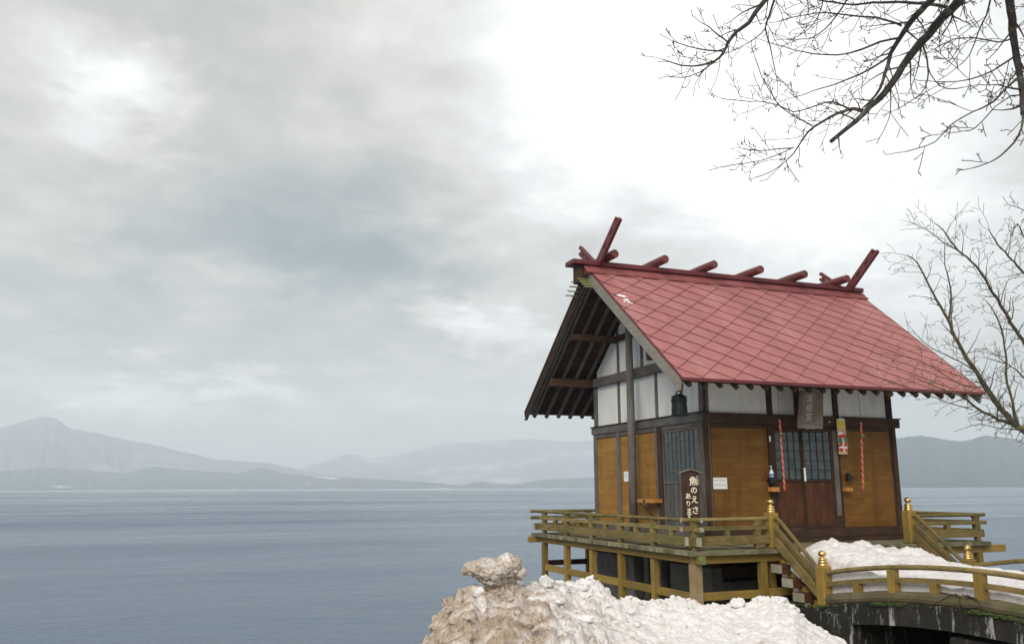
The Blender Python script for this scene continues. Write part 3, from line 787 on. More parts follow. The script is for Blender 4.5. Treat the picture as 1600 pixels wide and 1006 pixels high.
# sliding doors
def lattice_panel(name, lab, plane, a0, a1, z0, zm, z1, cols, rows, off, frame, low, nl):
    """plane front: a = x ; gable: a = y. glass above, vertical boards below"""
    d = thing_part = bpy.data.objects.new(name, None); COL.objects.link(d); d.parent = hall; d.empty_display_size = .1
    if lab: d['label'] = lab
    def bx(nm, A0, A1, Z0, Z1, o0, o1, m, bev=.002):
        if plane == 'front': return box(nm, (A0, off+o0, Z0), (A1, off+o1, Z1), m, d, bev)
        return box(nm, (off+o0, A0, Z0), (off+o1, A1, Z1), m, d, bev)
    st = .035; ax = 'x' if plane == 'front' else 'y'
    bx('stile', a0, a0+st, z0, z1, -.018, .02, WD(frame, 'z')); bx('stile', a1-st, a1, z0, z1, -.018, .02, WD(frame, 'z'))
    bx('rail', a0+st, a1-st, z0, z0+.05, -.016, .018, WD(frame, ax)); bx('rail', a0+st, a1-st, z1-.04, z1, -.016, .018, WD(frame, ax)); bx('rail', a0+st, a1-st, zm-.02, zm+.02, -.017, .018, WD(frame, ax))
    w = (a1-a0-2*st)/cols; h = (z1-.04-zm-.02)/rows
    for i in range(1, cols): bx('muntin', a0+st+i*w-.008, a0+st+i*w+.008, zm+.02, z1-.04, -.012, .006, WD(frame, 'z'), 0)
    for j in range(1, rows): bx('muntin', a0+st, a1-st, zm+.02+j*h-.006, zm+.02+j*h+.006, -.014, .004, WD(frame, ax), 0)
    for i in range(cols):
        for j in range(rows):
            bx('pane', a0+st+i*w+.0085, a0+st+(i+1)*w-.0085, zm+.02+j*h+.0065, zm+.02+(j+1)*h-.0065, .0, .005, GLASS, 0)
    w = (a1-a0-2*st)/nl
    for i in range(nl): bx('plank', a0+st+i*w+.002, a0+st+(i+1)*w-.002, z0+.051, zm-.021, .0+random.uniform(0, .003), .018, WD(low, 'z'))
    if frame != 'dark':
        for i in range(1, nl): bx('batten', a0+st+i*w-.009, a0+st+i*w+.009, z0+.051, zm-.021, -.014, -.001, WD(frame, 'z'))
    return d
lattice_panel('door', 'left leaf of the plank door, dark panes above', 'front', 1.468, 2.10, .24, 1.08, 2.0, 4, 5, .018, 'dark', 'door', 3)
lattice_panel('door', 'right leaf of the plank door, dark panes above', 'front', 2.075, 2.752, .24, 1.08, 2.0, 4, 5, -.012, 'dark', 'door', 4)
box('door_head', (1.466, -.03, 2.002), (2.754, .06, 2.074), WD('dark', 'x'), hall)
# gable wall lower
for y0, y1 in ((1.52, 1.60), (3.02, 3.12)): box('post', (-.05, y0, .236), (.05, y1, 2.104), WD('grey', 'z'), hall)
box('post', (-.04, .06, .236), (.045, .115, 2.104), WD('grey', 'z'), hall); box('post', (-.045, 1.37, .236), (.045, 1.518, 2.104), WD('dark', 'z'), hall)
box('post', (-.04, BD-.11, .236), (.04, BD-.0, 2.104), WD('grey', 'z'), hall)
box('post', (-.055, -.012, .236), (.01, .058, 2.104), WD('grey', 'z'), hall)
board_panel('gable', 1.602, 2.3, .24, 2.02, 'mustard', 18, 0.0); board_panel('gable', 2.302, 3.018, .24, 2.02, 'mustard', 18, 0.001); board_panel('gable', 3.122, BD-.112, .24, 2.02, 'mustard', 18, 0.0)
for a, b_ in ((1.6, 3.02), (3.12, BD-.112), (.116, 1.37)): box('head_rail', (-.03, a, 2.022), (.04, b_, 2.103), WD('grey', 'y'), hall)
lattice_panel('lattice_window', None, 'gable', .74, 1.368, .24, 1.06, 2.018, 4, 5, .0, 'grey', 'bluegrey', 4)
lattice_panel('lattice_window', None, 'gable', .118, .765, .24, 1.06, 2.018, 4, 5, -.03, 'grey', 'bluegrey', 4)
# free-standing ridge post at the gable
tube('gable_post', [(-.26, RY+.03, 0), (-.258, RY+.01, 1.6), (-.26, RY, 3.2), (-.26, RY, 4.90)], [.082, .08, .073, .066], WD('grey', 'z'), hall, n=16, smooth=True)
# underfloor: concrete footings and timber sleepers
for a, b_ in ((-.02, 1.30), (2.62, BD+.05)):
    box('footing_wall', (.0, a, -1.7), (.22, b_, -.375), CONC, hall, .01)
    box('sleeper', (-.02, a, -.372), (.2, b_, -.20), WD('dark', 'y'), hall, .008)
box('footing_wall', (.222, .0, -1.7), (1.15, .2, -.62), CONC, hall, .01)
box('sleeper', (.222, -.02, -.55), (1.0, .18, -.38), WD('dark', 'x'), hall, .008)
box('footing_wall', (3.4, .0, -1.7), (BW, .2, -.375), CONC, hall, .01)
box('footing_wall', (BW-.22, .21, -1.7), (BW, BD, -.375), CONC, hall, .01)
box('footing_wall', (.23, BD-.2, -1.7), (BW-.23, BD, -.375), CONC, hall, .01)
box('footing_wall', (1.2, 1.3, -1.7), (1.4, BD-.22, -.1), CONC_DK, hall, .01)
for y in (1.75, 2.25): box('footing_post', (.05, y-.08, -1.7), (.21, y+.08, -.06), CONC, hall, .01)
box('floor_frame', (.1, .1, -.19), (BW-.1, BD-.1, -.065), WD('dark', 'x'), hall)
for y in (.6, 1.4, 2.1, 2.9, 3.7): box('floor_joist', (-.9, y-.05, -.19), (.09, y+.05, -.072), WD('dark', 'x'), hall)

# ------------------------------------------------------------------ VERANDA
DX0, DX1, DY0, DY1 = -1.13, 5.16, -1.19, 5.17
ver = thing('veranda', 'olive timber veranda on posts running round the shrine with low railings', 'veranda')
x = 0
# floor boards laid across each walk; mitred at corners by stopping at the neighbouring walk
def planks(ax, c0, c1, e0, e1, w=.118):
    q = c0
    while q < c1-.01:
        q1 = min(c1, q+w)
        j0, j1 = random.uniform(-.012, .010), random.uniform(-.005, .005)
        if ax == 'x': box('floor_board', (e0+j0, q+.003, -.068+j1*.3), (e1, q1-.003, 0+j1*.6), WD('floor', 'x'), ver, .003)
        else: box('floor_board', (q+.003, e0+j0, -.068+j1*.3), (q1-.003, e1, 0+j1*.6), WD('floor', 'y'), ver, .003)
        q += w
planks('x', DY0, BD+.06, DX0, -.032)
planks('y', -.03, DX1-.0, DY0, -.092)
planks('x', -.09, BD+.06, BW+.045, DX1)
s = MB()
q = DX0
while q < DX1-.02: s.box((q+.003, BD+.063, -.068), (min(q+.118, DX1)-.003, DY1, 0), .003); q += .118
s.build('rear_floor_boards', WD('floor', 'y'), ver, kind='stuff')
XLr, YFr, XRr, YBr = DX0+.15, DY0+.15, DX1-.16, DY1-.15
# edge beams with projecting ends
bar('edge_beam', (XLr, DY0-.06, -.130), (XLr, DY1+.2, -.130), .10, .12, WD('olive', 'y'), ver)
bar('edge_beam', (XRr, DY0+.2, -.130), (XRr, DY1+.2, -.130), .10, .12, WD('olive', 'y'), ver)
bar('edge_beam', (DX0-.12, YBr, -.132), (DX1+.4, YBr, -.132), .10, .12, WD('olive', 'x'), ver)
bar('edge_beam', (XLr-.06, YFr, -.133), (.72, YFr, -.133), .10, .125, WD('olive', 'x'), ver)
bar('edge_beam', (3.2, YFr, -.133), (5.62, YFr, -.133), .10, .125, WD('olive', 'x'), ver)
bar('edge_beam', (.72, YFr, -.133), (3.2, YFr, -.133), .10, .125, WD('dark', 'x'), ver)
box('beam_end', (XLr-.05, DY0-.075, -.188), (XLr+.05, DY0-.061, -.072), plain('mossy_paint', (.12, .16, .05), .8, 0, .5, 10), ver)
# posts and lower rails
yp = [4.75, 3.61, 2.46, 1.32, .17]
def foot(x, y): return ground_z(x, y)-.25
for y in yp: box('support_post', (XLr-.055, y-.055, foot(XLr, y)), (XLr+.055, y+.055, -.197), WD('olive', 'z'), ver)
box('support_post', (XLr-.075, YFr-.075, foot(XLr, YFr)), (XLr+.075, YFr+.075, -.197), WD('post_old', 'z'), ver)
for y0, y1 in zip([DY0+.23]+sorted(yp), sorted(yp)):
    a = y0+.056 if y0 > 0 else YFr+.076
    box('brace_rail', (XLr-.03, a, -.76), (XLr+.03, y1-.056, -.635), WD('olive', 'y'), ver)
xs = [.27, 3.6, 4.75]
for x_ in xs+[.05+.0*0][:0]:
    box('support_post', (x_-.06, YFr-.055, foot(x_, YFr)), (x_+.06, YFr+.055, -.197), WD('olive', 'z'), ver)
box('brace_rail', (XLr+.076, YFr-.03, -.745), (.209, YFr+.03, -.625), WD('olive', 'x'), ver); box('brace_rail', (.331, YFr-.03, -.73), (.8, YFr+.03, -.61), WD('olive', 'x'), ver)
box('support_post', (.47, -.98, -1.3), (.58, -.86, -.197), WD('olive', 'z'), ver)
for y in (4.75, 3.6, 2.4, 1.2, 0.0): box('support_post', (XRr-.055, y-.055, -2.3), (XRr+.055, y+.055, -.197), WD('olive', 'z'), ver)
box('support_post', (XRr-.08, YFr-.06, -2.3), (XRr+.03, YFr+.06, -.197), WD('olive', 'z'), ver)
for x_ in (.2, 1.4, 2.6, 3.8): box('support_post', (x_-.055, YBr-.055, -2.4), (x_+.055, YBr+.055, -.197), WD('olive', 'z'), ver)
for y0, y1 in ((-.99, -.055), (.055, 1.145), (1.255, 2.345), (2.455, 3.545), (3.655, 4.695)): box('brace_rail', (XRr-.03, y0, -.76), (XRr+.03, y1, -.635), WD('olive', 'y'), ver)
box('brace_rail', (XLr+.06, YBr-.03, -.69), (XRr-.06, YBr+.03, -.58), WD('dark', 'x'), ver)
# railings.  a run from p to q (horizontal), with posts at fractions
def rail_run(p, q, posts, shorts, kind, ext0=0, ext1=0, parent=ver, ends=True):
    p = Vector(p); q = Vector(q); d = (q-p).normalized(); ax = 'x' if abs(d.x) > .5 else 'y'
    a, b = p-d*ext0, q+d*ext1
    tube('top_rail', [a+Vector((0, 0, .463)), (a+b)/2+Vector((0, 0, .460)), b+Vector((0, 0, .463))], .031, WD(kind, ax), parent, n=12, smooth=False)
    bar('middle_rail', a+Vector((0, 0, .325)), b+Vector((0, 0, .325)), .075, .065, WD(kind, ax), parent)
    bar('bottom_rail', (a+d*(ext0*.4))+Vector((0, 0, .140)), (b-d*(ext1*.4))+Vector((0, 0, .140)), .095, .135, WD(kind, ax), parent)
    if ends:
        for e, sg, ex in ((a, -1, ext0), (b, 1, ext1)):
            if ex > 0:
                tube('rail_end', [e+Vector((0, 0, .463))+d*(sg*.001), e+Vector((0, 0, .463))+d*(sg*.008)], .0315, WD('ends', 'n'), parent, n=12)
                bar('rail_end', e+Vector((0, 0, .325))+d*(sg*.001), e+Vector((0, 0, .325))+d*(sg*.008), .074, .064, WD('ends', 'n'), parent)
                e2 = e-d*(sg*ex*.4)
                bar('rail_end', e2+Vector((0, 0, .140))+d*(sg*.001), e2+Vector((0, 0, .140))+d*(sg*.009), .094, .134, WD('ends', 'n'), parent)
    for t in posts:
        c = p+d*t
        for z0, z1, w in ((.001, .072, .085), (.208, .292, .10), (.358, .415, .095), (.415, .436, .115)):
            m = MB(); m.obox(c+Vector((0, 0, (z0+z1)/2)), Vector((1, 0, 0)), Vector((0, 1, 0)), Vector((0, 0, 1)), (w/2, w/2, (z1-z0)/2), .004); m.build('rail_post', WD(kind, 'z'), parent)
    for t in shorts:
        c = p+d*t; m = MB(); m.obox(c+Vector((0, 0, .25)), Vector((1, 0, 0)), Vector((0, 1, 0)), Vector((0, 0, 1)), (.042, .042, .042), .004); m.build('rail_block', WD(kind, 'z'), parent)
    for t in list(posts): pass
LY = YBr-YFr
rail_run((XLr, YFr, 0), (XLr, YBr, 0), [0, .17-YFr, 1.32-YFr, 2.46-YFr, 3.61-YFr, 4.75-YFr], [-.42-YFr, .74-YFr, 1.89-YFr, 3.03-YFr, 4.17-YFr], 'olive_old', .22, .22)
rail_run((XLr, YFr, .006), (.42, YFr, .006), [1.18], [.6], 'olive_old', .22, 0)
rail_run((3.52, YFr, 0), (XRr, YFr, 0), [XRr-3.52], [.78], 'olive_old', 0, .22)
rail_run((XRr, YFr, .006), (XRr, YBr, .006), [1.3, 2.6, 3.9, 5.1], [.65, 1.95, 3.25, 4.5], 'olive_old', .0, .22)
rail_run((XLr, YBr, .006), (XRr, YBr, .006), [1.2, 2.4, 3.6, 4.8], [.6, 1.8, 3.0, 4.2, 5.4], 'olive_old', .22, .22)
def newel(x, y, z0, z1, parent, kind='olive'):
    n_ = MB(); n_.box((x-.088, y-.088, z0), (x+.088, y+.088, z1), .016)
    o = n_.build('newel_post', WD(kind, 'z'), parent)
    f = MB(); f.lathe((x, y, z1), [(.066, 0), (.070, .004), (.070, .025), (.058, .032), (.058, .040), (.068, .046), (.068, .064), (.054, .072), (.054, .082), (.061, .088), (.058, .104), (.034, .118), (.026, .128), (.034, .138),
                                   (.052, .150), (.060, .168), (.058, .186), (.044, .204), (.022, .216), (.008, .226), (.002, .23)], 24)
    f.build('finial_cap', GOLD, o, smooth=True)
    return o
SX0, SX1 = .50, 3.43
newel(SX0, YFr, .001, .56, ver); newel(SX1, YFr, .001, .56, ver)

# ------------------------------------------------------------------ STAIRS
st = thing('staircase', 'steep timber stairs with sloping handrails half buried in snow before the door', 'staircase')
N2Y = -2.17
for X in (SX0, SX1):
    kind = 'olive_old'
    y0, y1 = YFr-.09, N2Y+.09
    m = MB(); m.tube([(X, y0, .463), (X, y0-.09, .455), (X, y0-.2, .37), (X, y1+.0, -.245)], .031, 12); m.build('handrail', WD(kind, 'y'), st)
    m = MB(); m.bar((X, y0-.02, .31), (X, y1, -.40), .07, .075, bev=.004); m.build('middle_rail', WD(kind, 'y'), st)
    m = MB(); m.bar((X, y0-.02, .12), (X, y1, -.60), .085, .14, bev=.004); m.build('stringer', WD(kind, 'y'), st)
    m = MB(); m.bar((X, y0-.2, .10), (X, y1+.12, -.40), .03, .11, bev=.003); m.build('rail_panel', WD(kind, 'y'), st)
for i in range(4):
    y, z = -1.02-.24*i, -.04-.19*i
    if i == 0: continue
    box('tread', (SX0-.10, y-.13+.03, z-.14), (SX1+.10, y+.13+.03, z-.0), WD('door', 'x'), st, .006)
    box('tread_end', (SX0-.112, y-.125+.03, z-.135), (SX0-.1, y+.125+.03, z-.005), WD('ends', 'n'), st, .002)
    box('riser_strip', (SX0-.085, y-.12+.02, z-.20), (SX0+.0, y-.09+.02, z-.142), WD('pale', 'z'), st, .002)
m = MB(); m.bar((SX0+.12, -1.05, -.25), (SX0+.12, -2.0, -.95), .08, .2, bev=.004); m.build('carriage', WD('olive', 'y'), st)
m = MB(); m.bar((SX1-.12, -1.05, -.25), (SX1-.12, -2.0, -.95), .08, .2, bev=.004); m.build('carriage', WD('olive', 'y'), st)
box('back_board', (.9, -1.0, -.95), (3.3, -.94, -.17), WD('dark', 'x'), st)

# ------------------------------------------------------------------ BRIDGE
br = thing('arched_bridge', 'low arched concrete footbridge with mossy side and olive timber railings in snow', 'bridge')
def arch(y): return -.415-.037*(y+4.8)**2
BX0, BX1 = SX0-.09, SX1+.09; BY0, BY1 = -2.05, -7.6
ys = [BY0+(BY1-BY0)*k/28 for k in range(29)]
s = MB()
for i in range(28):
    a, b_ = ys[i], ys[i+1]
    for (x0, x1) in ((BX0, BX1),):
        A = [Vector((x0, a, arch(a)-.075)), Vector((x0, b_, arch(b_)-.075)), Vector((x0, b_, arch(b_)-.36)), Vector((x0, a, arch(a)-.36))]
        s.prism(A, (x1-x0, 0, 0))
s.build('slab', CONC_DK, br)
box('abutment', (BX0-.02, -2.75, -1.9), (BX1+.02, -1.15, arch(-2.05)-.12), CONC_DK, br, .02)
box('abutment', (BX0-.02, -8.4, -1.9), (BX1+.02, -7.0, arch(-7.6)-.1), CONC_DK, br, .02)
box('pier', (BX0+.05, -6.3, -1.9), (BX0+.45, -4.35, -.85), CONC_DK, br, .03)
box('arch_light_block', (BX1-.5, -7.0, -1.95), (BX1-.3, -2.75, -.80), CONC_DK, br, .02)  # added wall: blocks light coming through under the arch, keeping the void black
for X, full in ((SX0, True), (SX1, True)):
    yy = [N2Y-.085-(5.2)*k/22 for k in range(23)]
    m = MB(); m.tube([(X, y, arch(y)-.01) for y in yy], [.085+.006*math.sin(k*1.7) for k in range(23)], 12); m.build('curb_log', WD('log', 'y'), br)
    m = MB(); m.tube([(X, y, arch(y)+.378) for y in yy], .034, 12); m.build('top_rail', WD('olive_old', 'y'), br)
    for k in range(22):
        pass
    m = MB()
    for k in range(22):
        p, q = Vector((X, yy[k], arch(yy[k])+.215)), Vector((X, yy[k+1], arch(yy[k+1])+.215)); m.bar(p, q, .062, .062)
    m.build('middle_rail', WD('olive_old', 'y'), br)
    for k, y in enumerate((-2.85, -3.51, -4.19, -4.87, -5.55, -6.23, -6.9)):
        if k % 2: box('rail_post', (X-.055, y-.058, arch(y)+.05), (X+.055, y+.058, arch(y)+.350), WD('olive', 'z'), br)
        else: box('rail_block', (X-.045, y-.048, arch(y)+.05), (X+.045, y+.048, arch(y)+.19), WD('olive', 'z'), br)
    newel(X, N2Y, arch(N2Y)-.08, -.185, br)
# moss cushions along the concrete edge
s = MB(); rnd = random.Random(3)
for (ya, yb, n_) in ((-2.1, -2.35, 40), (-3.15, -3.75, 120), (-4.75, -5.9, 200), (-2.35, -5.9, 40), (-1.2, -2.0, 40)):
    for k in range(n_):
        y = rnd.uniform(yb, ya); r = rnd.uniform(.012, .035); z = arch(min(y, -2.05))-.075+rnd.uniform(-.035, .0)
        c = Vector((BX0-.003+rnd.uniform(-.01, .02), y, z)); s.lathe(c-Vector((0, 0, r*.3)), [(r, 0), (r*.9, r*.35), (r*.5, r*.7), (r*.1, r*.85)], 6)
s.build('moss', MOSS, br, smooth=True, kind='stuff')

# ------------------------------------------------------------------ snow on stairs and bridge
def mesh_grid(fn, nu, nv, name, m, **k):
    V = [fn(i/(nu-1), j/(nv-1)) for i in range(nu) for j in range(nv)]
    F = [(i*nv+j, (i+1)*nv+j, (i+1)*nv+j+1, i*nv+j+1) for i in range(nu-1) for j in range(nv-1)]
    s = MB(); s.v = [tuple(v) for v in V]; s.f = F; s.mi = [0]*len(F); return s.build(name, m, smooth=True, fix=False, **k)
def heap(a, b):
    x = .56+(3.37-.56)*a; y = -1.13-5.9*b
    base_ = arch(min(y, -2.1))+.01
    crest = np.interp(y, [-7, -4.2, -3.5, -3.0, -2.5, -2.05, -1.6, -1.35, -1.13], [.0, .06, .16, .30, .46, .62, .66, .60, .35])
    side = np.interp(x, [.59, .8, 1.2, 1.8, 2.2, 2.5, 2.75, 2.95, 3.34], [.85, .97, 1.0, 1.02, .93, .72, .42, .2, .05])
    w = 1 if y > -3.2 else max(0, 1-(-3.2-y)/.8)
    sd = side*w+(1-w)*1.0
    h = base_+.10+max(0, crest)*sd
    n_ = .12*noise.fractal(Vector((x*1.7, y*1.7, 3)), .8, 2.0, 5)*min(1, .35+crest*1.4)
    n_ -= .05*max(0, noise.noise(Vector((x*2.6+y*1.2, y*.9, 8))))*min(1, crest*2)
    n_ += .02*noise.noise(Vector((x*6, y*6, 1)))+.012*noise.noise(Vector((x*16, y*16, 1)))+.03*(noise.turbulence(Vector((x*2.2, y*2.2, 5)), 4, True)-.6)*min(1, .4+crest)
    edge = min(a, 1-a)/.04
    if a == 0 or a == 1: h = base_-.08 if y < -2.1 else -.12-(-1.1-y)*.55-.05; n_ = 0
    elif edge < 1: h -= .04*(1-edge)**2
    if b < .02: h -= .12*(1-b/.02)
    return (x, y, h+n_)
hp = mesh_grid(heap, 110, 230, 'snow_heap', SNOW_CLEAN, label='smooth white snow heap filling the stairs and covering the arched bridge deck', category='snow heap')
# grey-brown drip marks of dirt come from the snow material

# ------------------------------------------------------------------ foreground snow bank
crest = [(480, 1110, 7.7), (560, 1062, 7.9), (600, 1036, 8.0), (640, 1008, 8.1), (664, 985, 8.2), (686, 958, 8.3), (712, 935, 8.5), (733, 920, 8.7), (790, 914, 8.9), (830, 906, 9.1), (868, 903, 9.3), (905, 908, 9.5), (935, 918, 9.7), (960, 932, 9.9), (1000, 937, 10.0),
         (1050, 940, 10.1), (1085, 939, 10.2), (1120, 938, 10.2), (1160, 944, 10.2), (1190, 939, 10.2), (1215, 938, 10.1), (1240, 945, 10.0), (1262, 962, 9.9), (1290, 978, 9.7), (1320, 996, 9.4), (1345, 1020, 9.0), (1400, 1070, 8.6)]
cu = np.array([c[0] for c in crest]); cvv = np.array([c[1] for c in crest]); cdd = np.array([c[2] for c in crest])
NS, NTT = 640, 330
def ridge01(p, s): return 1-abs(noise.noise(Vector(p)*s))*2
V = []
hdir = Vector((FW.x, FW.y, 0)).normalized()
for i in range(NS):
    u = 480+920*i/(NS-1)
    dd = np.interp(u, cu, cdd); vv = np.interp(u, cu, cvv)
    C = at(u, vv, dd)
    rd = Vector((C.x-CAM.x, C.y-CAM.y, 0)).normalized()
    dirty = 1-min(1, max(0, (u-880)/150))
    for j in range(NTT):
        t = j/(NTT-1)
        if t < .16:   # back face
            q = (1-t/.16); off = q*1.15; zz = -(1.25*q**1.5)
        else:
            q = ((t-.16)/.84)**1.7; off = -q*5.2; zz = -.10*q*5.2*(1+.05*q)-.10*math.sin(min(1, q*4)*PI*.5)*.3
        zz -= 1.6*max(0, (585-u)/105)**1.5+1.6*max(0, (u-1325)/75)**1.5+(.8*((q-.85)/.15)**2 if t >= .16 and q > .85 else 0)
        P = C+rd*off+Vector((0, 0, zz))
        V.append(P)
big = []
for idx, P in enumerate(V):
    i, j = divmod(idx, NTT); u = 480+920*i/(NS-1); dirty = 1-min(1, max(0, (u-880)/170)); t = j/(NTT-1)
    w = Vector((0, 0, 1)) if t > .2 else (Vector((0, 0, 1))+hdir*.5*(1-t/.2)).normalized()
    p = P
    n1 = noise.fractal(p*1.6, .9, 2.1, 4); n2 = noise.noise(p*5.2+Vector((7, 1, 3))); n3 = noise.noise(p*13.0); n4 = noise.noise(p*31.0)
    rdg = abs(noise.noise(p*2.9+Vector((3, 9, 2)))) ; rdg2 = abs(noise.noise(p*7.5+Vector((13, 4, 2))))
    amp = .55+.75*dirty
    near = min(1, abs(t-.16)/.03)
    h = (.11*n1*amp+.05*n2*amp+.024*n3*(.6+.6*dirty)+.011*n4+.010*noise.noise(p*58)*(.5+.5*dirty)+.012*abs(noise.noise(p*24+Vector((2, 2, 2))))) - .12*dirty*max(0, .22-rdg)/.22*.9 + .05*amp*(.25-rdg2)
    # scooped melt holes on the dirty side
    for (hu, hv, hd_, hr, hdp) in ((772, 955, 8.35, .13, .26), (790, 978, 8.2, .10, .18), (742, 985, 8.1, .10, .14), (872, 948, 8.95, .15, .20), (900, 962, 8.9, .12, .16), (820, 952, 8.6, .10, .12), (1010, 960, 9.6, .16, .10), (1120, 975, 9.4, .18, .10)):
        hp_ = HOLES[(hu, hv)] if 'HOLES' in globals() and (hu, hv) in HOLES else None
        if hp_ is None:
            if 'HOLES' not in globals(): HOLES = {}
            HOLES[(hu, hv)] = at(hu, hv, hd_); hp_ = HOLES[(hu, hv)]
        dq = ((p.x-hp_.x)**2+(p.y-hp_.y)**2)/(hr*hr)
        if dq < 4: h -= hdp*math.exp(-dq*1.6)*(1+.5*n3)
    tb_ = noise.turbulence(p*(3.1+1.2*noise.noise(p*.8)), 5, True, noise_basis='PERLIN_ORIGINAL', amplitude_scale=.62, frequency_scale=2.1)
    h += (tb_-.75)*.042*(.45+.9*dirty)+.06*noise.fractal(p*.9+Vector((4, 4, 4)), .7, 2, 3)
    side = hdir.cross(Vector((0, 0, 1)))
    q = P+w*h+hdir*(-.045*n2*amp-.03*n3*amp)+side*(.03*noise.noise(p*8+Vector((1, 1, 1)))*amp)
    big.append(q)
s = MB(); s.v = [tuple(v) for v in big]
s.f = [(i*NTT+j, (i+1)*NTT+j, (i+1)*NTT+j+1, i*NTT+j+1) for i in range(NS-1) for j in range(NTT-1)]; s.mi = [0]*len(s.f)
bank = s.build('snow_bank', SNOW_DIRTY, smooth=True, fix=False, label='long ploughed bank of old snow in the foreground, brown and pitted at its left end', category='snow bank')
# crumbs and broken crust lying on the bank
SNOW_CHUNK = snow_mat('grimy_snow', 1.12, 1.0)
rr = random.Random(77); rub = MB(); ico = bmesh.new(); bmesh.ops.create_icosphere(ico, subdivisions=2, radius=1); iv = [v.co.copy() for v in ico.verts]; ifc = [tuple(v.index for v in f.verts) for f in ico.faces]; ico.free()
for k in range(620):
    i = int(rr.triangular(60, NS-60)); j = int(NTT*(.15+.5*rr.random()**1.8)); P_ = big[i*NTT+j]; u = 480+920*i/(NS-1)
    r = .010+.045*rr.random()**3*(1.3 if u < 930 else .9); sc3 = Vector((rr.uniform(.7, 1.5), rr.uniform(.7, 1.4), rr.uniform(.5, .95)))
    Rm = Matrix.Rotation(rr.uniform(0, 6.28), 3, 'Z') @ Matrix.Rotation(rr.uniform(-.6, .6), 3, 'X'); sd_ = Vector((rr.random()*50, rr.random()*50, 0))
    rub.add([P_+Rm @ Vector((q.x*sc3.x, q.y*sc3.y, q.z*sc3.z))*r*(1+.55*noise.noise(q*1.7+sd_)+.25*noise.noise(q*4+sd_)) for q in iv], ifc)
rub.build('snow_crumbs', SNOW_DIRTY, bank, smooth=False, fix=False, kind='stuff')
# lumps and chunks of snow
def lump(name, parts, m, vox=.018, amp=.03, seed=0, freq=7.0, **props):
    """parts: (centre, (rx,ry,rz), rotation z) ellipsoids fused into one irregular mass"""
    bm = bmesh.new()
    for c, r, rz in parts:
        M_ = Matrix.Translation(c) @ Matrix.Rotation(rz, 4, 'Z') @ Matrix.Diagonal((*r, 1))
        bmesh.ops.create_icosphere(bm, subdivisions=3, radius=1, matrix=M_)
    me = bpy.data.meshes.new(name); bm.to_mesh(me); bm.free()
    o = bpy.data.objects.new(name, me); COL.objects.link(o)
    md = o.modifiers.new('r', 'REMESH'); md.mode = 'VOXEL'; md.voxel_size = vox
    bpy.context.view_layer.update()
    me2 = bpy.data.meshes.new_from_object(o.evaluated_get(bpy.context.evaluated_depsgraph_get()))
    o.modifiers.clear(); o.data = me2; me2.name = name
    sv = Vector((seed*3.1, seed*1.7, seed))
    nrm = [v.normal.copy() for v in me2.vertices]
    for v, n_ in zip(me2.vertices, nrm):
        p = v.co+sv
        h = -(.7-noise.turbulence(p*freq*.5, 5, True, noise_basis='PERLIN_ORIGINAL', amplitude_scale=.6, frequency_scale=2.1))*amp*1.6+noise.fractal(p*freq*.45, .8, 2.1, 4)*amp*1.3+noise.noise(p*freq*2.1)*amp*.55+noise.noise(p*freq*5)*amp*.35+noise.noise(p*freq*9)*amp*.25-abs(noise.noise(p*freq*.9))*amp*.6
        v.co += n_*h
    me2.materials.append(m); me2.polygons.foreach_set('use_smooth', [True]*len(me2.polygons)); me2.update()
    for k, v in props.items(): o[k] = v
    return o
def A_(u, v, d): return at(u, v, d)
big_d = 8.75
lump('snow_chunk', [(A_(772, 888, big_d), (.26, .19, .125), -.35), (A_(748, 888, big_d), (.15, .14, .085), -.35), (A_(790, 880, big_d), (.15, .14, .105), -.3), (A_(812, 894, big_d+.03), (.105, .10, .06), -.3), (A_(775, 906, big_d), (.20, .13, .07), -.3), (A_(782, 921, big_d+.04), (.21, .16, .10), -.3), (A_(800, 932, big_d+.05), (.24, .18, .10), 0)],
     SNOW_CHUNK, .012, .024, 1, 9, label='big loose chunk of dirty snow balanced on top of the bank', category='snow chunk')
rl = random.Random(11)
L = [(900, 918, 9.45, .13), (925, 926, 9.6, .10), (940, 922, 9.65, .085), (1085, 934, 10.15, .07), (1113, 928, 10.1, .055), (1152, 938, 10.15, .07), (1175, 948, 10.0, .08), (1190, 936, 10.15, .085), (1214, 934, 10.1, .085), (1236, 948, 9.95, .07), (1283, 972, 9.65, .075),
     (955, 940, 9.75, .06), (1020, 944, 9.8, .07), (710, 944, 8.4, .12), (690, 966, 8.25, .10), (852, 908, 9.2, .09), (1300, 986, 9.5, .06)]
labs = ['rounded grey snow lump at the far end of the dirty part, below the timber posts', 'pitted snow lump just right of the rounded grey one on the bank crest', 'small knobbly snow lump beside the dark rock on the bank crest', 'upright snow nub before the pale corner post', 'thin snow nub right of the pale corner post', 'snow clod standing before the timber lower rail',
        'snow clod just below the crest under the stair treads', 'broad rounded snow clod before the right support post', 'smooth white snow block before the lowest stair tread', 'snow clod at the right shoulder of the bank', 'snow clod near the foot of the mossy concrete', 'low snow clod below the dark rock', 'low snow clod in the middle of the white crest', 'brown snow clod left of the balanced chunk', 'lowest brown snow clod at the left slope of the bank', 'brown snow lump right of the balanced chunk', 'last snow clod at the right foot of the bank']
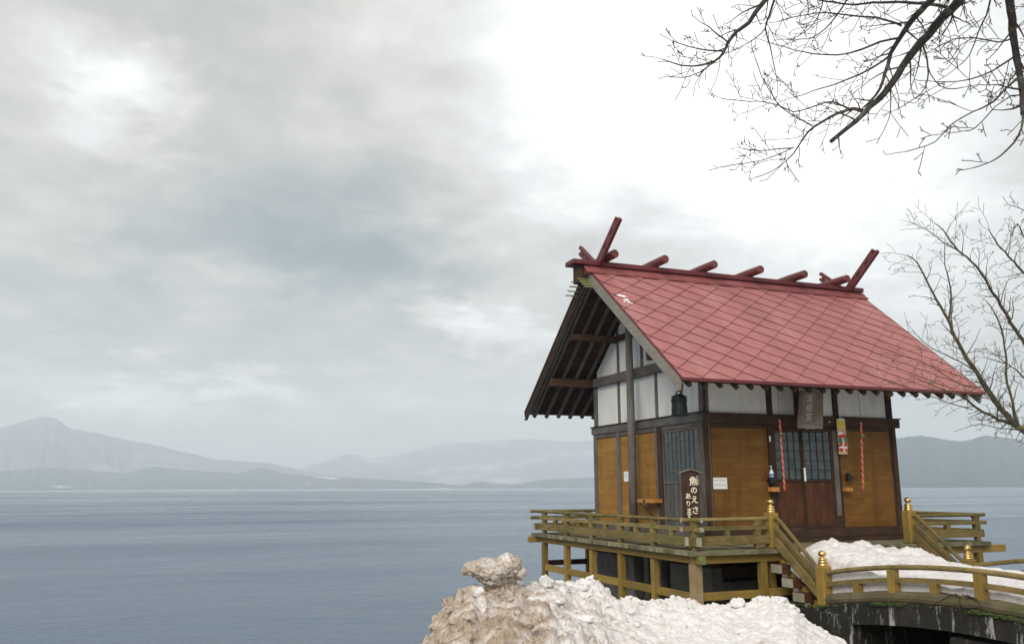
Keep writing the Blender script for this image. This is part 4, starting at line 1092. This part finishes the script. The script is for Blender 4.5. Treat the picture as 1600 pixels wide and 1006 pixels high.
for k, ((u, v, d, r), lb) in enumerate(zip(L, labs)):
    if k in (3, 4, 6, 10, 16): continue
    c = at(u, v, d)-Vector((0, 0, r*.35)); tall = .9
    ww = 1.1
    lump('snow_clod', [(c, (r*1.1*ww, r*.95*ww, r*tall), rl.uniform(0, 3)), (c+Vector((r*.7*ww, 0, -r*.3)), (r*.7*ww, r*.7*ww, r*.6), 0), (c+Vector((-r*.6*ww, -.02, -r*.4)), (r*.7*ww, r*.7*ww, r*.5), 0)],
         SNOW_DIRTY, .012, r*.30, k+3, 13, label=lb, category='snow clod', group='snow clods along the bank crest')
# dark rock under the veranda
lump('shore_rock', [(Vector((-1.55, .9, -.93)), (.20, .22, .16), .3), (Vector((-1.62, 1.0, -1.0)), (.2, .3, .18), .1)], plain('wet_rock', (.03, .02, .015), .7, 0, .5, 6, .5), .03, .05, 30, 5, label='dark brown rock in the snow below the veranda posts', category='rock')

# ------------------------------------------------------------------ things hung on the shrine
# name plaque under the eaves
pq = thing('name_plaque', 'weathered carved wooden name plaque hanging over the door', 'plaque')
PM = frame_matrix((1.955, -.42, 2.33), (1, 0, 0), (0, -.16, 1))
def pbox(nm, a, b, m, par, bev=.004):
    s = MB(); c = Vector(((a[0]+b[0])/2, (a[1]+b[1])/2, (a[2]+b[2])/2)); R3 = PM.to_3x3()
    s.obox(PM @ c, R3 @ Vector((1, 0, 0)), R3 @ Vector((0, 1, 0)), R3 @ Vector((0, 0, 1)), (abs(b[0]-a[0])/2, abs(b[1]-a[1])/2, abs(b[2]-a[2])/2), bev); return s.build(nm, m, par)
pbox('board', (-.14, -.28, -.02), (.14, .33, .0), WD('plaque', 'z'), pq)
def pprism(nm, poly, d, m, par):
    s = MB(); R3 = PM.to_3x3(); s.prism([PM @ Vector(p) for p in poly], R3 @ Vector(d)); return s.build(nm, m, par)
pprism('side_frame', [(.14, -.27, 0), (.275, -.33, .06), (.25, .34, .06), (.14, .33, 0)], (.012, 0, -.02), WD('plaque', 'z'), pq)
pprism('side_frame', [(-.14, -.27, 0), (-.275, -.33, .06), (-.25, .34, .06), (-.14, .33, 0)], (-.012, 0, -.02), WD('plaque', 'z'), pq)
pprism('bottom_frame', [(-.14, -.27, 0), (.14, -.27, 0), (.275, -.335, .06), (.14, -.325, .06), (.07, -.345, .06), (0, -.33, .06), (-.07, -.345, .06), (-.14, -.325, .06), (-.275, -.335, .06)], (0, -.012, -.016), WD('pale', 'x'), pq)
pprism('top_frame', [(-.14, .33, 0), (.14, .33, 0), (.25, .37, .06), (-.25, .37, .06)], (0, .012, -.016), WD('plaque', 'x'), pq)
lettering([('漢', 0, .19, .15), ('槎', 0, .03, .15), ('宮', 0, -.13, .15)], PM @ Matrix.Translation((0, 0, .003)), PALEINK, pq, .004, bold=.006)
tube('hanger', [(1.84, -.44, 2.66), (1.84, -.40, 3.0)], .006, BLACK, pq, 6); tube('hanger', [(2.12, -.44, 2.66), (2.12, -.40, 3.0)], .006, BLACK, pq, 6)
# hanging bell
bl = thing('hanging_bell', 'dark bronze temple bell hanging from the near eave corner', 'bell')
bx_, by_ = -.93, -.70
s = MB(); s.lathe((bx_, by_, 2.115), [(.133, 0), (.141, .004), (.141, .022), (.130, .03), (.129, .10), (.133, .105), (.133, .118), (.127, .123), (.122, .20), (.126, .205), (.126, .215), (.119, .22), (.115, .285), (.119, .29), (.117, .305), (.100, .33), (.06, .35), (.02, .358)], 28)
s.build('bell_body', BRONZE, bl, smooth=False)
s = MB()
for k in range(18):
    a = k/18*2*PI
    for z in (.24, .265): s.lathe((bx_+.125*math.cos(a), by_+.125*math.sin(a), 2.115+z), [(.009, -.007), (.011, 0), (.007, .008)], 6)
    s.lathe((bx_+.118*math.cos(a), by_+.118*math.sin(a), 2.115+.30), [(.012, -.006), (.013, .004), (.006, .018)], 6)
s.build('bell_studs', BRONZE, bl, kind='stuff')
m = MB(); m.tube([(bx_+.04*math.cos(a), by_, 2.485+.04*math.sin(a)) for a in [k/12*2*PI for k in range(13)]], .010, 8); m.build('bell_loop', BRONZE, bl)
m = MB(); m.bar((bx_+.03, by_, 2.40), (bx_+.075, by_, 2.66), .03, .04); m.build('hanger_strap', WD('grey', 'z'), bl)
# bell ropes
def bell_rope(x, xb, lab):
    r = thing('bell_rope', lab, 'bell rope', 'red and white twisted bell ropes')
    y = -.5; zt, zb, zg = 2.12, .955, 1.875
    tube('cord', [(x-.005, y, 2.75), (x, y, zt)], .0035, BLACK, r, 6)
    for st_, m_ in ((0, ROPE_R), (PI, ROPE_W), (PI*.5, ROPE_R)):
        pts = []; n_ = 150
        for k in range(n_+1):
            q = k/n_; z = zt+(zb-zt)*q; a = q*2*PI*10+st_
            pts.append((x+(xb-x)*q+.0095*math.cos(a), y+.0095*math.sin(a), z))
        tube('strand', pts, [.0085+.003*(k/n_) for k in range(n_+1)], m_, r, 7, smooth=True)
    s = MB(); s.lathe((x+.003, y, zg), [(.005, -.045), (.03, -.035), (.043, -.01), (.044, .005), (.035, .03), (.012, .045)], 18); s.build('bell', BRASS, r, smooth=True)
    s = MB(); s.lathe((xb, y, zb-.05), [(.022, 0), (.019, .03), (.011, .055)], 10); s.build('tassel', ROPE_R, r, smooth=True)
bell_rope(1.228, 1.243, 'red and white bell rope hanging over the left door leaf'); bell_rope(3.047, 2.975, 'red and white bell rope hanging before the right board panel')
# talisman
tl = thing('lucky_charm', 'colourful red, yellow and green paper lucky charm hung on the door post', 'charm')
tx, ty = 2.945, -.10
box('backing', (tx-.1, ty-.004, 1.56), (tx+.1, ty+.004, 2.20), plain('straw_card', (.60, .47, .22), .7), tl, .001)
def blob(nm, cx, cz, rx, rz, m, off, seed=0, wob=.25, n_=22):
    rr = random.Random(seed+1); ring = [Vector((cx+rx*math.cos(k/n_*2*PI)*(1+rr.uniform(-wob, wob)), ty-off, cz+rz*math.sin(k/n_*2*PI)*(1+rr.uniform(-wob, wob)))) for k in range(n_)]
    s = MB(); s.prism(ring, (0, .003, 0)); return s.build(nm, m, tl)
blob('yellow_fan', tx, 2.10, .088, .075, YEL, .008, 1, .1); blob('top_ribbon', tx+.01, 2.205, .075, .018, WHITE, .010, 2, .1)
for k, (cx, cz, rx, rz, m_) in enumerate([(0, 1.96, .075, .05, PINK), (-.03, 1.93, .05, .035, WHITE), (0, 1.885, .08, .035, REDP), (-.05, 1.81, .04, .05, GRN), (.055, 1.82, .04, .045, GRN), (0, 1.77, .06, .035, PINK), (-.05, 1.72, .045, .035, REDP), (.05, 1.73, .04, .04, REDP), (0, 1.68, .075, .03, WHITE), (-.045, 1.64, .04, .03, REDP), (.05, 1.645, .045, .035, REDP), (.07, 1.72, .02, .05, YEL)]):
    blob('print_patch', tx+cx*1.25, cz, rx*1.2, rz*1.1, m_, .012+.0032*(k % 5), k, .25, 14)
box('white_strip', (tx-.02, ty-.034, 1.61), (tx+.018, ty-.030, 1.86), WHITE, tl, .001)
s = MB()
for k in range(4):
    z = 1.83-k*.058
    s.box((tx-.013, ty-.0365, z-.004), (tx+.011, ty-.0345, z+.004)); s.box((tx-.004, ty-.0367, z-.022), (tx+.003, ty-.0347, z+.018)); s.box((tx-.012, ty-.0366, z-.02), (tx+.010, ty-.0346, z-.013))
s.build('ink_marks', INK, tl)
tube('hanging_string', [(tx, ty-.01, 2.21), (tx+.02, ty+.03, 2.34)], .003, WHITE, tl, 6)
# notices
def notice(name_lab, c, right, w, h, lines, two=None):
    o = thing('paper_notice', name_lab, 'notice')
    M_ = frame_matrix(c, right, (0, 0, 1)); s = MB(); R3 = M_.to_3x3()
    s.obox(M_ @ Vector((0, 0, 0)), R3 @ Vector((1, 0, 0)), R3 @ Vector((0, 1, 0)), R3 @ Vector((0, 0, 1)), (w/2, h/2, .004), .001); s.build('sheet', PAPER, o)
    s = MB(); rr = random.Random(int(c[2]*1000))
    for (z, n_, x0, cw) in lines:
        for k in range(n_):
            cx = x0+k*cw
            for q in range(3):
                zz = z+rr.uniform(-.010, .010); s.obox(M_ @ Vector((cx+rr.uniform(-.002, .002), zz, .0052)), R3 @ Vector((1, 0, 0)), R3 @ Vector((0, 1, 0)), R3 @ Vector((0, 0, 1)), (cw*.34, .0022, .0006))
            s.obox(M_ @ Vector((cx+rr.uniform(-.004, .004), z, .0053)), R3 @ Vector((1, 0, 0)), R3 @ Vector((0, 1, 0)), R3 @ Vector((0, 0, 1)), (.0022, .013, .0006))
    s.build('faint_writing', INK2, o)
    return o
notice('white paper notice on the front wall next to the corner post', (.275, -.008, 1.035), (1, 0, 0), .285, .195, [(.055, 7, -.11, .035), (-.025, 6, -.09, .034)])
notice('small white paper notice on the gable wall behind the round post', (-.006, 2.80, 1.19), (0, -1, 0), .21, .20, [(.05, 4, -.07, .035), (.0, 4, -.07, .035)])
# fish-food sign
fs = thing('fish_food_sign', 'dark brown roofed wooden sign with cream Japanese lettering beside the gable window', 'sign')
SM = frame_matrix((-.62, -.46, .83), (.985, -.17, 0), (0, 0, 1))
sc_ = .0103   # metres per photo pixel at the board
R3 = SM.to_3x3()
def sgn(nm, a, b, m, bev=.003):
    s = MB(); c = Vector(((a[0]+b[0])/2, (a[1]+b[1])/2, (a[2]+b[2])/2)); s.obox(SM @ c, R3 @ Vector((1, 0, 0)), R3 @ Vector((0, 1, 0)), R3 @ Vector((0, 0, 1)), (abs(b[0]-a[0])/2, abs(b[1]-a[1])/2, abs(b[2]-a[2])/2), bev); return s.build(nm, m, fs)
hw = .146
s = MB(); s.prism([SM @ Vector(p) for p in [(-hw, -.44, 0), (hw, -.44, 0), (hw, .375, 0), (0, .425, 0), (-hw, .375, 0)]], R3 @ Vector((0, 0, -.03))); s.build('board', WD('signwood', 'z'), fs)
for sg in (-1, 1):
    s = MB(); s.bar(SM @ Vector((0, .432, -.01)), SM @ Vector((sg*.205, .372, -.01)), .09, .014, up=R3 @ Vector((0, 1, 0))); s.build('sign_roof', WD('pale', 'x'), fs)
for sg in (-1, 1): sgn('leg', (sg*.09-.02, -.83, -.05), (sg*.09+.02, -.44, -.03), WD('grey', 'z'))
def pp(u, v): return ((u-222)/10.06*sc_, (v-170)/10.06*-sc_+.365)
ch = []
for tx_, (u, v), sz in (('魚', (268, 290), .155), ('の', (272, 437), .125), ('え', (277, 583), .135), ('さ', (285, 748), .14), ('あ', (168, 527), .105), ('り', (168, 645), .10), ('ま', (178, 757), .10), ('す', (175, 838), .10)):
    x_, z_ = pp(u, v); ch.append((tx_, x_, z_, sz))
for tx_, (u, v) in (('さ', (333, 228)), ('か', (345, 277)), ('な', (345, 322))):
    x_, z_ = pp(u, v); ch.append((tx_, x_, z_, .042))
lettering(ch, SM @ Matrix.Translation((0, 0, .003)), CREAM, fs, .004, bold=.012)
# bracket shelf on the gable
sh = thing('bracket_shelf', 'small orange wooden shelf with diagonal strut on the gable wall', 'shelf')
box('ledge', (-.24, 1.40, .685), (-.012, 1.70, .755), WD('orange', 'y'), sh); box('ledge', (-.24, 1.78, .685), (-.05, 2.0, .755), WD('orange', 'y'), sh)
box('bracket', (-.235, 1.701, .69), (-.02, 1.779, .75), WD('door', 'x'), sh)
bar('strut', (-.22, 1.93, .68), (-.06, 1.60, .40), .02, .02, BLACK, sh)
# small ledges on the door posts
b1 = thing('post_ledge', 'small plain wooden ledge on the post left of the door', 'ledge', 'small ledges on the door posts'); box('block', (1.25, -.15, .888), (1.42, -.036, .965), WD('orange', 'x'), b1)
b2 = thing('post_ledge', 'small plain wooden ledge on the post right of the door', 'ledge', 'small ledges on the door posts'); box('block', (2.90, -.16, .882), (3.06, -.056, .955), WD('orange', 'x'), b2)
# pump bottle in a black holder, and the empty holder at the right
bo = thing('pump_bottle', 'blue and white pump bottle in a black holder left of the door', 'bottle')
s = MB(); s.lathe((1.30, -.10, 1.14), [(.036, 0), (.040, .01), (.040, .075), (.030, .11), (.013, .125), (.013, .145)], 16); s.build('bottle_body', PLASTIC, bo, smooth=True)
s = MB(); s.lathe((1.30, -.10, 1.155), [(.0408, 0), (.0408, .045)], 16); s.build('bottle_label', BLUE, bo)
s = MB(); s.tube([(1.30, -.10, 1.285), (1.30, -.10, 1.325)], .006, 8); s.box((1.272, -.112, 1.322), (1.312, -.088, 1.336), .002); s.build('pump', WHITE, bo)
box('holder', (1.25, -.14, 1.03), (1.345, -.03, 1.138), BLACK, bo, .006)
h2 = thing('empty_holder', 'black bracket holder on the post right of the door', 'holder'); box('holder', (3.0, -.12, 1.06), (3.07, -.058, 1.22), BLACK, h2, .006); box('arm', (3.071, -.09, 1.10), (3.14, -.04, 1.16), BLACK, h2, .004)
def tag_(lab, x, z, w, h, y=-.06):
    t_ = thing('name_slip', lab, 'slip'); box('slip', (x-w/2, y-.006, z-h/2), (x+w/2, y, z+h/2), WHITE, t_, .001); return t_
tag_('tall narrow white slip on the middle stile between the door leaves', 2.09, 1.19, .042, .24, -.032)
tag_('small white slip high on the post left of the door', 1.36, 1.82, .03, .10, -.037)
tag_('tiny white slip on the lintel left of the lucky charm', 2.72, 2.155, .03, .02, -.054)
# loose branch on the curb log
m = MB(); rr = random.Random(5)
for k in range(7):
    y = -4.25-rr.uniform(0, .5); p = Vector((SX0-.05, y, arch(y)+.09)); m.tube([p, p+Vector((-.03, rr.uniform(-.3, .2), rr.uniform(-.22, .03))), p+Vector((-.05, rr.uniform(-.5, .4), rr.uniform(-.35, -.1)))], [.008, .006, .003], 5)
m.build('dead_twigs', TWIG, label='dead twigs caught on the curb log of the bridge', category='twigs')

# ------------------------------------------------------------------ TREES
def bez(pts, step=.12):
    """smooth Catmull-Rom through (pos, r)"""
    out = []
    for i in range(len(pts)-1):
        p0 = pts[max(i-1, 0)]; p1 = pts[i]; p2 = pts[i+1]; p3 = pts[min(i+2, len(pts)-1)]
        n_ = max(2, int((p2[0]-p1[0]).length/step))
        for k in range(n_):
            t = k/n_; a = .5*((2*p1[0])+(p2[0]-p0[0])*t+(2*p0[0]-5*p1[0]+4*p2[0]-p3[0])*t*t+(-p0[0]+3*p1[0]-3*p2[0]+p3[0])*t**3)
            out.append((a, p1[1]+(p2[1]-p1[1])*t))
    out.append(pts[-1]); return out
def grow(acc, rnd, p, d, L, r, level, P):
    n_ = max(4, int(L/P['step'])); pts = [p.copy()]; rad = [r]; cur = p.copy(); dd = d.copy()
    nodes = []
    for i in range(n_):
        q = (i+1)/n_
        dd = (dd+Vector((rnd.gauss(0, 1), rnd.gauss(0, 1), rnd.gauss(0, 1)))*P['wob']+P['trop']*(.06 if level < 2 else .04)*P['tk']).normalized()
        cur = cur+dd*(L/n_); pts.append(cur.copy()); rad.append(max(P['rmin'], r*(1-q*.8))); nodes.append((cur.copy(), dd.copy(), q, rad[-1]))
    acc.tube(pts, rad, 5 if r > .006 else 3, cap=False)
    if rnd.random() < P['bud']: acc.lathe(cur, [(.001, -.004), (P['rmin']*1.6, 0), (.001, .012)], 4)
    if level >= P['max']: return
    side = 1
    for k, (c, dn, q, rr_) in enumerate(nodes):
        if q < .12: continue
        if rnd.random() > P['dens'][min(level, len(P['dens'])-1)]: continue
        side = -side
        ax = dn.cross(P['view']).normalized()
        ang = rnd.uniform(.45, 1.0)*side
        nd = (dn*math.cos(ang)+ax*math.sin(ang)+P['view']*rnd.uniform(-.35, .35)).normalized()
        grow(acc, rnd, c, nd, L*rnd.uniform(.28, .62)*(1.1-q*.5), rr_*rnd.uniform(.5, .75), level+1, P)
def limb_tree(tree, limbs, depthfn, P, bark, twig, seed):
    rnd = random.Random(seed); tw = MB()
    for li, (pts, r0, r1, dens, tl_, dz) in enumerate(limbs):
        w = [at(u, v, depthfn(u, v)+dz) for (u, v) in pts]
        n_ = len(w); pr = [(w[i], max(.0042, (r0+(r1-r0)*i/(n_-1))*P['rk'])) for i in range(n_)]
        sm = bez(pr, .08)
        # slight natural kinks
        sm = [(p+Vector((noise.noise(p*6), noise.noise(p*6+Vector((5, 0, 0))), noise.noise(p*6+Vector((0, 5, 0)))))*min(.018, r*1.2+.004), r*(1+.12*noise.noise(p*14))) for p, r in sm]
        m_ = MB(); m_.tube([a for a, b in sm], [b for a, b in sm], 10 if r0 > .015 else 6)
        m_.build('limb' if r0 > .012 else 'branch', bark, tree, smooth=True, fix=False)
        side = 1; total = 0
        for i in range(1, len(sm)-1):
            seg = (sm[i+1][0]-sm[i][0]); total += seg.length
            if rnd.random() < dens*P['dk']*seg.length:
                side = -side if rnd.random() < .8 else side
                dn = seg.normalized(); ax = dn.cross(P['view']).normalized(); ang = rnd.uniform(.4, 1.05)*side
                nd = (dn*math.cos(ang)+ax*math.sin(ang)+P['view']*rnd.uniform(-.4, .4)).normalized()
                grow(tw, rnd, sm[i][0], nd, tl_*P['lk']*rnd.uniform(.35, 1.1), min(sm[i][1]*.5, P['tr'])*rnd.uniform(.7, 1.1), 1, P)
        grow(tw, rnd, sm[-1][0], (sm[-1][0]-sm[-2][0]).normalized(), tl_*.4, sm[-1][1]*.8, 2, P) if r1 < .01 else None
    tw.build('twigs', twig, tree, smooth=False, fix=False, kind='stuff')
t1 = thing('overhanging_tree', 'bare dark tree whose drooping branches reach in at the top right', 'tree')
def dep1(u, v): return 7.4+.5*math.sin(u*.011)+.3*math.sin(v*.02)
VIEW = FW.copy()
P1 = dict(step=.055, wob=.10, trop=Vector((-.5, .1, -.35)), tk=1.0, rmin=.0036, bud=.35, dens=(.34, .40, .30), max=3, view=VIEW, tr=.0095, dk=1.12, lk=.68, rk=1.08)
lim1 = [
 ([(1640, -150), (1545, -55), (1510, -15), (1480, 20), (1440, 65), (1410, 105), (1380, 145), (1350, 175), (1325, 200), (1298, 222)], .046, .016, 4.2, .75, 0),
 ([(1545, -100), (1490, -50), (1455, 0), (1432, 24), (1409, 56), (1393, 85), (1382, 115), (1368, 150), (1350, 168)], .034, .007, 4.5, .7, -.15),
 ([(1352, 174), (1335, 169), (1322, 172), (1300, 182), (1272, 198), (1256, 215), (1240, 240), (1228, 252)], .017, .004, 7, .62, 0),
 ([(1236, 232), (1215, 232), (1190, 236), (1160, 232)], .006, .003, 6, .35, 0), ([(1240, 230), (1215, 242), (1185, 252), (1155, 256), (1125, 262)], .0055, .0022, 5, .3, .05), ([(1228, 252), (1232, 262), (1240, 276)], .0035, .002, 4, .2, 0), ([(1228, 252), (1205, 268), (1180, 277)], .004, .002, 4, .2, 0),
 ([(1322, 170), (1305, 160), (1290, 160), (1262, 170), (1240, 175), (1215, 165), (1195, 160), (1160, 158), (1128, 154)], .009, .0022, 6, .5, .1),
 ([(1270, 197), (1250, 186), (1220, 168), (1205, 145), (1190, 120), (1180, 90)], .0065, .002, 5, .4, -.1),
 ([(1280, -60), (1215, -20), (1192, 5), (1170, 35), (1150, 50), (1137, 68), (1130, 82), (1118, 95), (1095, 102), (1065, 102), (1035, 92)], .024, .004, 7, .55, .2),
 ([(1137, 66), (1122, 54), (1108, 42), (1095, 36)], .008, .0035, 8, .35, .2), ([(1130, 80), (1105, 79), (1075, 72), (1050, 64)], .008, .003, 8, .35, .2), ([(1118, 96), (1095, 112), (1070, 121), (1045, 120)], .007, .0028, 7, .35, .2),
 ([(1220, -40), (1212, -5), (1202, 28), (1196, 45), (1203, 70), (1208, 95), (1215, 130)], .011, .003, 6, .5, .1),
 ([(1196, 45), (1180, 60), (1160, 72), (1140, 82)], .006, .0025, 8, .45, .1),
 ([(1480, 12), (1445, 5), (1400, 4), (1350, 7), (1300, 4), (1255, -8)], .014, .006, 6, .6, .3),
 ([(1404, 60), (1375, 66), (1345, 78), (1310, 86), (1270, 84), (1235, 76), (1205, 68)], .011, .003, 7, .5, 0),
 ([(1395, 86), (1360, 108), (1320, 125), (1280, 140), (1240, 152)], .010, .003, 6, .5, -.1),
 ([(1408, 40), (1370, 28), (1330, 25), (1290, 20), (1250, 25), (1215, 35)], .010, .003, 6, .5, .15),
 ([(1440, 66), (1447, 85), (1450, 105), (1450, 125), (1438, 148), (1408, 168)], .0095, .0022, 5, .4, 0), ([(1450, 105), (1462, 128), (1480, 140), (1505, 137)], .005, .002, 5, .3, 0),
 ([(1600, -80), (1578, -20), (1580, 30), (1588, 80), (1595, 130), (1602, 180)], .033, .021, 4.0, .7, -.3),
 ([(1602, 180), (1598, 200), (1585, 222), (1565, 243), (1545, 254), (1520, 262)], .010, .0022, 7, .3, -.3),
 ([(1588, 88), (1565, 103), (1535, 118), (1495, 128), (1460, 127)], .009, .0022, 7, .5, -.3), ([(1594, 118), (1570, 140), (1545, 165), (1520, 175), (1485, 195), (1462, 222), (1415, 237)], .009, .002, 6, .45, -.3),
 ([(1583, 62), (1560, 66), (1525, 60), (1490, 62), (1462, 75)], .007, .002, 7, .5, -.2), ([(1560, -40), (1545, 10), (1530, 50), (1515, 85), (1500, 100)], .008, .0025, 7, .5, -.1),
 ([(1600, 150), (1580, 150), (1555, 168), (1525, 200), (1510, 205)], .006, .002, 7, .4, -.3), ([(1345, -30), (1310, 20), (1290, 45), (1265, 60), (1235, 62)], .009, .003, 8, .5, .2),
 ([(1290, -30), (1285, 10), (1270, 40), (1245, 58)], .007, .003, 8, .5, .1), ([(1500, -30), (1475, 10), (1462, 35), (1440, 50)], .007, .003, 8, .5, .2),
 ([(1660, -60), (1630, 20), (1622, 90), (1625, 150), (1610, 200)], .02, .008, 5, .6, -.5),
]
limb_tree(t1, lim1, dep1, P1, BARK, TWIG, 21)
# trunk beyond the right edge of the frame, rising from the bank
tb = Vector((.0-.6, -9.2, -.85)); top = at(1600, -80, dep1(1600, -80)-.3); top2 = at(1640, -150, dep1(1640, -150))
m = MB(); m.tube([tb, tb+Vector((.05, 0, 1.0)), tb+Vector((.0, .1, 2.4)), tb+Vector((-.12, .2, 3.8)), top2+Vector((.35, 0, .35)), top2], [.26, .20, .17, .14, .075, .048], 14); m.build('trunk', BARK, t1, smooth=True)
m = MB(); m.tube([tb+Vector((-.12, .2, 3.8)), top+Vector((.5, .1, .5)), top+Vector((.12, 0, .3)), top], [.10, .06, .042, .034], 10); m.build('limb', BARK, t1, smooth=True)
for tgt, r in ((at(1545, -100, dep1(1545, -100)-.15), .034), (at(1280, -60, dep1(1280, -60)+.2), .024), (at(1220, -40, dep1(1220, -40)+.1), .012), (at(1345, -30, dep1(1345, -30)+.2), .010), (at(1290, -30, dep1(1290, -30)+.1), .008), (at(1500, -30, dep1(1500, -30)+.2), .008), (at(1560, -40, dep1(1560, -40)-.1), .009), (at(1660, -60, dep1(1660, -60)-.5), .02)):
    m = MB(); a = tb+Vector((-.12, .2, 3.9)); md = (a+tgt)/2+Vector((0, 0, 1.5)); m.tube([a, (a+md)/2+Vector((0, 0, .25)), md, (md+tgt)/2+Vector((0, 0, .45)), tgt], [r*1.9, r*1.6, r*1.35, r*1.15, r], 8); m.build('limb', BARK, t1, smooth=True)

t2 = thing('lichened_tree', 'bare pale lichened tree leaning over the right end of the roof', 'tree')
def dep2(u, v): return 11.4+.4*math.sin(u*.02)
P2 = dict(step=.07, wob=.13, trop=Vector((-.5, 0, .3)), tk=.7, rmin=.0030, bud=0, dens=(.34, .5, .34), max=3, view=VIEW, tr=.010, dk=2.9, lk=.46, rk=.86)
lim2 = [
 ([(1700, 752), (1640, 708), (1598, 672), (1570, 645), (1541, 606), (1521, 574), (1497, 538), (1481, 498), (1457, 459), (1435, 411), (1415, 399)], .056, .006, 3.6, .9, 0),
 ([(1700, 770), (1640, 700), (1590, 668), (1560, 655), (1530, 640), (1508, 622), (1480, 611), (1452, 600), (1420, 585)], .034, .005, 5.5, .8, .2),
 ([(1483, 499), (1487, 470), (1484, 440), (1477, 415), (1476, 380)], .017, .005, 5, .7, 0),
 ([(1720, 640), (1640, 575), (1600, 535), (1572, 490), (1549, 451), (1525, 415), (1497, 391), (1473, 359), (1460, 349)], .036, .006, 4.5, .9, .3),
 ([(1497, 391), (1475, 378), (1450, 360), (1425, 349)], .010, .004, 6, .6, .3),
 ([(1700, 520), (1640, 460), (1600, 425), (1575, 400), (1552, 372), (1545, 357)], .027, .005, 4.5, .9, -.2),
 ([(1700, 430), (1640, 390), (1605, 375), (1590, 350), (1580, 368)], .02, .006, 5, .7, .1), ([(1700, 370), (1640, 345), (1600, 328), (1578, 320)], .012, .004, 4, .4, .1),
 ([(1560, 630), (1530, 585), (1490, 560), (1450, 540), (1425, 515)], .014, .004, 6, .8, -.2), ([(1590, 660), (1575, 600), (1570, 540), (1560, 500), (1540, 470)], .022, .006, 5.5, .8, -.3),
 ([(1640, 705), (1615, 625), (1600, 590), (1575, 570), (1545, 560)], .02, .006, 5.5, .8, .1), ([(1540, 605), (1500, 600), (1460, 575), (1430, 560), (1400, 555)], .010, .003, 6, .7, -.1),
 ([(1520, 640), (1480, 628), (1440, 612), (1400, 598), (1375, 590)], .008, .003, 6, .6, .1), ([(1598, 672), (1560, 668), (1530, 662), (1510, 668)], .009, .003, 6, .5, .1),
]
limb_tree(t2, lim2, dep2, P2, BARK2, TWIG2, 5)
tb = Vector((5.6, -5.6, -1.4)); a = at(1700, 752, dep2(1700, 752))
m = MB(); m.tube([tb, tb+Vector((-.05, .02, .5)), (tb+a)/2+Vector((.15, 0, .25)), a], [.21, .17, .13, .085], 14); m.build('trunk', BARK2, t2, smooth=True)
for (u, v, dz, r) in ((1700, 770, .2, .05), (1720, 640, .3, .045), (1700, 520, -.2, .035), (1700, 430, .1, .02), (1700, 370, .1, .012)):
    q = at(u, v, dep2(u, v)+dz); a0 = tb+Vector((-.2, 0, .75)); m = MB(); m.tube([a0, (a0+q)/2+Vector((.25, 0, .15)), q], [r*1.6, r*1.3, r], 8); m.build('limb', BARK2, t2, smooth=True)
